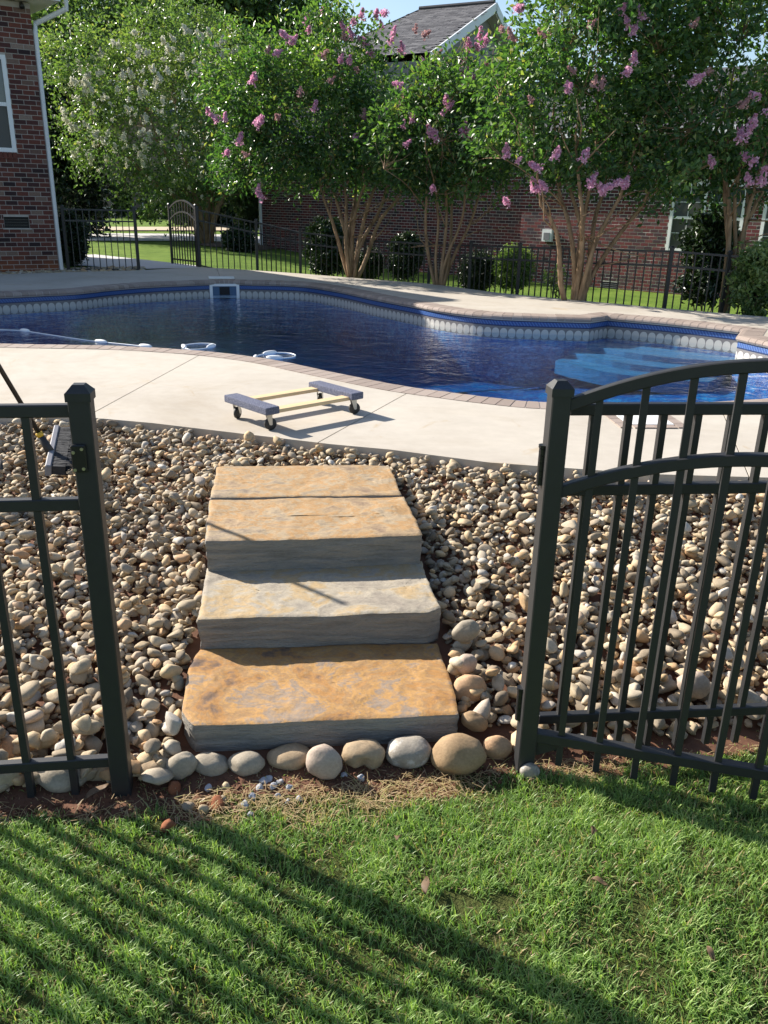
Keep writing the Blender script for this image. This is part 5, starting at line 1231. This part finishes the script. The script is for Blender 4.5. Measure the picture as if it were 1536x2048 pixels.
for i, (px, py, Yt, h, lab) in enumerate(((345, 250, 75, 9, 'far dark tree behind the distant brick house gable'), (470, 330, 48, 6, 'dark understory tree behind the white crepe myrtle trunk'), (20, 250, 70, 9, 'far tree hidden mostly by the left brick house'), (430, 390, 62, 5, 'low dark tree at the end of the far driveway'))):
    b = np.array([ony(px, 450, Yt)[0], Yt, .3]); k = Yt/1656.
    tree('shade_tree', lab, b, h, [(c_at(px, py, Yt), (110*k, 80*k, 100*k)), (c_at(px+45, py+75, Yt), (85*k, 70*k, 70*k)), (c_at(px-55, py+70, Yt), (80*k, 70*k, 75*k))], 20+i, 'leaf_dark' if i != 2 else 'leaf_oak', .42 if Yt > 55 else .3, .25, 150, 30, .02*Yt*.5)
def shrub(name, label, px, py, w, h, Y, mat, size, seed, ncl=140, per=34, stems=5, lump=.2, shell=.4, zbase=None, ratio=.5, droop=0, depth=None, yellow=.05):
    """px,py centre, w,h extent in photo pixels at distance Y"""
    c = ony(px, py, Y); zd = proj(c)[2]; rx = w*zd/F/2; rz = h*zd/F/2; zg = float(terrain_z(np.array([c[0]]), np.array([c[1]]))[0]) if zbase is None else zbase
    b = np.array([c[0], c[1], min(zg, c[2]-rz)]); t = thing(name, label, 'shrub', b); r = np.random.default_rng(seed); m = MB()
    for k in range(stems):
        q_ = c+r.normal(0, .5, 3)*np.array([rx, rx, rz*.6]); P, R = branch(b+r.normal(0, .04, 3)*[1, 1, 0]-np.array([0, 0, .05]), q_, .014, .004, r, 5, .06); m.tube([p-b for p in P], R, 5)
    m.build('stems', M['bark'], t, smooth=True)
    crown_obj(t, b, c, (rx*.92, depth or rx*.8, rz*.92), ncl, per, .09*max(.6, rx), size, M[mat], seed+70, ratio, shell, lump, droop, None, 'foliage', yellow); return t
shrub('shrub', 'glossy light green shrub lit by the sun at the end of the deck', 1512, 562, 120, 160, b4_[1]-.45, 'leaf_shrub', .085, 31, 170, 26, 8, .3, .2, ZD-.1, .42)
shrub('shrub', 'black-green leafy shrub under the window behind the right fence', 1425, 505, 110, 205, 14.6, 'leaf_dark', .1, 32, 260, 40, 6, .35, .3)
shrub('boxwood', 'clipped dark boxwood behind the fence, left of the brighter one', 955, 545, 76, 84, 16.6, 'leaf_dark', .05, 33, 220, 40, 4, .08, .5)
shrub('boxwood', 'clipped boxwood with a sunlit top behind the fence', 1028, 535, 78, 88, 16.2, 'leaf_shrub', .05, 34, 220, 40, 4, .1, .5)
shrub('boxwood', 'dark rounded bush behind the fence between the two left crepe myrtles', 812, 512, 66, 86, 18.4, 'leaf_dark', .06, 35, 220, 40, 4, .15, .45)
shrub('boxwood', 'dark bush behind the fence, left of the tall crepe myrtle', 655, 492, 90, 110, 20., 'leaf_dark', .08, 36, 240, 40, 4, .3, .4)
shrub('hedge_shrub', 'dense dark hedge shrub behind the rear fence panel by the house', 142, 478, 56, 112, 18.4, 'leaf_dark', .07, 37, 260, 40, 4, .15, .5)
shrub('shrub', 'dark bush at the mulch island behind the rear fence', 478, 486, 66, 70, 25.5, 'leaf_dark', .1, 38, 200, 36, 4, .25, .4)
shrub('shrub', 'grey-green feathery bush beside the corner of the dark brick house', 500, 415, 72, 100, 31., 'leaf_grey', .11, 39, 220, 36, 5, .35, .3)
shrub('azalea', 'small bare-leaved azalea beside the broad crepe myrtle base', 1112, 556, 46, 56, 15.6, 'leaf_shrub', .06, 40, 26, 12, 8, .4, .3)
shrub('boxwood', 'dark foundation bush low behind the slender crepe myrtle', 735, 530, 60, 60, 18.5, 'leaf_dark', .06, 41, 180, 36, 4, .2, .4)
for i, (px, w) in enumerate(((205, 60), (278, 44), (345, 50))): shrub('hedge_shrub', ['clipped hedge block under the first far window', 'clipped hedge block between the far windows', 'clipped hedge block at the far house corner'][i], px, 434, w, 22, 59., 'leaf_oak', .2, 42+i, 120, 30, 3, .05, .5, .3)
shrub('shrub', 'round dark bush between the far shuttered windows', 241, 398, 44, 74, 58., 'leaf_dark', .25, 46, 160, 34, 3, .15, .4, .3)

# ------------------------------------------------------------------ grass, straw, soil litter
gr_ = np.random.default_rng(21)
def dirt_mask(x, y):
    """1 where the ground is bare or dry along the fence line"""
    t = yfence(x)-y; e_ = .09+.12*np.exp(-((x+.10)/.40)**2)+.03*(x < -.55)
    w_ = e_*(1+.55*(vnoise(np.stack([x*9, y*9, x*0], -1), 8)-.5)*2); return 1-smooth01((t-w_*.55)/(w_*.8))
def blades(n, x0, x1, y0, y1, wid, lmin, lmax, seed, hole=None):
    r = np.random.default_rng(seed); x = r.uniform(x0, x1, n); y = r.uniform(y0, y1, n); t = yfence(x)-y; k = t > -.06
    if hole: k &= ~((x > hole[0]) & (x < hole[1]) & (y > hole[2]) & (y < hole[3]))
    x, y = x[k], y[k]; dm = dirt_mask(x, y); cl = .6*fbm(np.stack([x*9, y*9, x*0], -1), 3, 5)+.4*fbm(np.stack([x*26, y*26, x*0], -1), 2, 6); k = r.random(len(x)) > np.clip(dm*1.02-.05, 0, 1)*.93; k &= r.random(len(x)) < np.clip(.1+1.9*(cl-.12), 0, 1)
    for hx, hy, hr in ((.217, 1.686, .075), (.33, 1.69, .045), (-.63, 1.967, .05)): k &= ((x-hx)**2+((y-hy)*1.4)**2) > hr**2*r.uniform(.4, 1.2, len(x))
    x, y, dm, cl = x[k], y[k], dm[k], cl[k]; n = len(x); z = terrain_z(x, y)-.004
    L = r.uniform(lmin, lmax, n)*(.35+1.5*cl)*(1-.45*dm); an = r.uniform(0, 6.28, n); ben = r.uniform(.25, 1.15, n)*(1+.5*dm); d_ = np.stack([np.cos(an), np.sin(an), an*0], 1); s_ = np.stack([-np.sin(an), np.cos(an), an*0], 1)
    b = np.stack([x, y, z], 1); h = np.array([0, 0, 1.]); w_ = (wid*r.uniform(.7, 1.3, n))[:, None]
    m = b+d_*(L*np.sin(ben)*.45)[:, None]+h*(L*np.cos(ben*.6)*.6)[:, None]; tp = b+d_*(L*np.sin(ben)*1.05)[:, None]+h*(L*np.cos(ben)*.95)[:, None]
    V = np.stack([b-s_*w_*.5, b+s_*w_*.5, m+s_*w_*.42, m-s_*w_*.42, tp], 1).reshape(-1, 3); i5 = np.arange(n)*5
    Fq = np.concatenate([np.stack([i5, i5+1, i5+2], 1), np.stack([i5, i5+2, i5+3], 1), np.stack([i5+3, i5+2, i5+4], 1)], 0)
    cv = np.clip(.0+.55*r.random(n)*(.5+cl)+.5*(cl-.35), 0, .68); dry = r.random(n) < .045+.75*smooth01(dm*1.5)+.09*(cl < .38); cv = np.where(dry, r.uniform(.72, 1, n), cv)
    return V, Fq, np.repeat(cv, 5)
V1, F1, C1 = blades(200000, -1.7, 1.75, .95, 2.55, .0028, .026, .052, 1)
V2, F2, C2 = blades(60000, -4.5, 4.5, -1., 3.1, .006, .04, .075, 2, (-1.7, 1.75, .95, 2.55))
stuff(mk('grass', np.concatenate([V1, V2]), np.concatenate([F1, F2+len(V1)]), M['grass'], colr=np.r_[C1, C2]), 'short green lawn grass in front of the fence line', 'grass')
# dry clippings lying flat on the bare strip
n = 5200; x = gr_.uniform(-1.5, 1.6, n); t_ = np.abs(gr_.normal(.10, .085, n)); y = yfence(x)-t_; k = gr_.random(n) < np.clip(dirt_mask(x, y), .0, 1)*np.clip((t_-.02)/.07, .12, 1)*np.where((x > -.62) & (x < .85), 1, .4); x, y = x[k], y[k]; n = len(x)
an = gr_.uniform(0, 6.28, n); L = gr_.uniform(.02, .07, n); d_ = np.stack([np.cos(an), np.sin(an), gr_.normal(0, .25, n)], 1)*L[:, None]*.5; s_ = np.stack([-np.sin(an), np.cos(an), an*0], 1)*.0011; c = np.stack([x, y, terrain_z(x, y)+gr_.uniform(.002, .018, n)], 1)
bw_ = np.array([0, 0, 1.])*(L*.08)[:, None]
V = np.stack([c-d_-s_, c-d_+s_, c+bw_+s_, c+bw_-s_, c+d_+s_, c+d_-s_], 1).reshape(-1, 3); i6 = np.arange(n)*6
stuff(mk('straw', V, np.concatenate([np.stack([i6, i6+1, i6+2, i6+3], 1), np.stack([i6+3, i6+2, i6+4, i6+5], 1)]), M['grass'], colr=np.repeat(gr_.uniform(.78, 1, n), 6)), 'dry brown grass clippings on the bare strip before the cobbles', 'straw')
# soil crumbs
AV, AF = [], []; nv = 0
for _ in range(1500):
    x = gr_.uniform(-1.4, .9); y = yfence(x)-abs(gr_.normal(.06, .06))+.03; s = gr_.uniform(.006, .022)*(1 if gr_.random() < .93 else 1.7)
    V, Fq = SV[gr_.integers(0, 14)]; AV.append((V*s)@rotm(*gr_.uniform(0, 6, 3)).T+np.array([x, y, float(terrain_z(np.array([x]), np.array([y]))[0])+.002])); AF.append(Fq+nv); nv += len(V)
stuff(mk('soil_crumbs', np.concatenate(AV), np.concatenate(AF), M['soil']), 'dark soil crumbs scattered before the cobble row', 'soil')
def litter(px, py, kind, label, size, z=0., rz=None, cat=None, group=None):
    p = onz(px, py, z+.01); zz = float(terrain_z(p[:1], p[1:2])[0])
    if kind == 'leaf':
        V = []; n1 = 7
        for i in range(n1):
            u = i/(n1-1); w_ = size*.2*math.sin(math.pi*min(1, u*.95+.03))**.8
            for j in (-1, 0, 1): V.append(((u-.5)*size, j*w_, .006*(abs(j))+.006*math.sin(u*5)))
        Fc = [(i*3+j, (i+1)*3+j, (i+1)*3+j+1, i*3+j+1) for i in range(n1-1) for j in (0, 1)]
        o = mk('dry_leaf', V, Fc, M['dry_leaf'], smooth=True); sm = o.modifiers.new('solid', 'SOLIDIFY'); sm.thickness = .0008
        o.location = (p[0], p[1], max(z, zz)+.022); o.rotation_euler = (random.uniform(-.3, .3), random.uniform(-.3, .3), random.uniform(0, 6.28) if rz is None else rz)
    else:
        V, Fq = stone_mesh(random.randint(0, 99), 8, 11, .75, .85); V = V*(1+.5*(fbm(V*6, 3, int(px))-.45))[:, None]*size
        o = mk('clay_lump' if kind == 'clay' else 'gravel_chip', V, Fq, M['clay'] if kind == 'clay' else M['pipe_stone'], smooth=(kind == 'clay')); o.location = (p[0], p[1], max(z, zz)+size*.2); o.rotation_euler = (random.uniform(0, 1), random.uniform(0, 1), random.uniform(0, 6))
    return tag(o, label, cat or {'leaf': 'leaf', 'clay': 'clay lump', 'chip': 'gravel'}[kind], group)
litter(435, 1607, 'clay', 'bright red-orange clay lump on the bare strip', .055); litter(347, 1577, 'clay', 'dark red clay lump by the left end of the cobble row', .06); litter(338, 1650, 'clay', 'flat red clay lump in the grass near the latch post', .06)
for (px, py, s) in ((530, 1560, .035), (545, 1572, .03), (520, 1572, .026), (490, 1608, .026), (505, 1590, .03), (555, 1590, .024), (575, 1600, .022), (415, 1575, .028), (688, 1547, .025), (722, 1553, .026), (580, 1572, .024), (500, 1625, .02), (600, 1595, .022), (540, 1555, .03), (560, 1562, .028)):
    litter(px, py, 'chip', 'small bluish white gravel chip on the soil before the cobbles', s*1.15, group='white gravel chips')
for (px, py, s) in ((378, 1612, .05), (405, 1618, .045), (450, 1570, .034), (442, 1598, .035)):
    o = litter(px, py, 'chip', 'small tan pebble on the red soil before the cobble row', s, cat='pebble', group='loose pebbles on the soil'); o.name = 'pebble'; o.data.materials[0] = M['stone_obj']
    for p_ in o.data.polygons: p_.use_smooth = True
litter(796, 1683, 'leaf', 'tan curled leaf standing in the grass below the bare strip', .045, .02, 1.4); litter(1198, 1772, 'leaf', 'brown bark-like leaf lying in the sunny grass', .045, .05, -.5); litter(852, 1778, 'leaf', 'yellow narrow leaf beside the bare hollow in the lawn', .055, .03, 1.5)
litter(1185, 1668, 'leaf', 'pale leaf in the grass below the gate shadow', .05, .04, 1.2); litter(1420, 1915, 'leaf', 'small brown leaf in the grass at the sunny lawn edge', .035, .03); litter(1208, 953, 'leaf', 'pointed tan leaf resting on the stones by the gate stile', .06, .4, .9)
litter(195, 1590, 'leaf', 'pale crumpled leaf beside the foot of the latch post', .08, .02, .8)
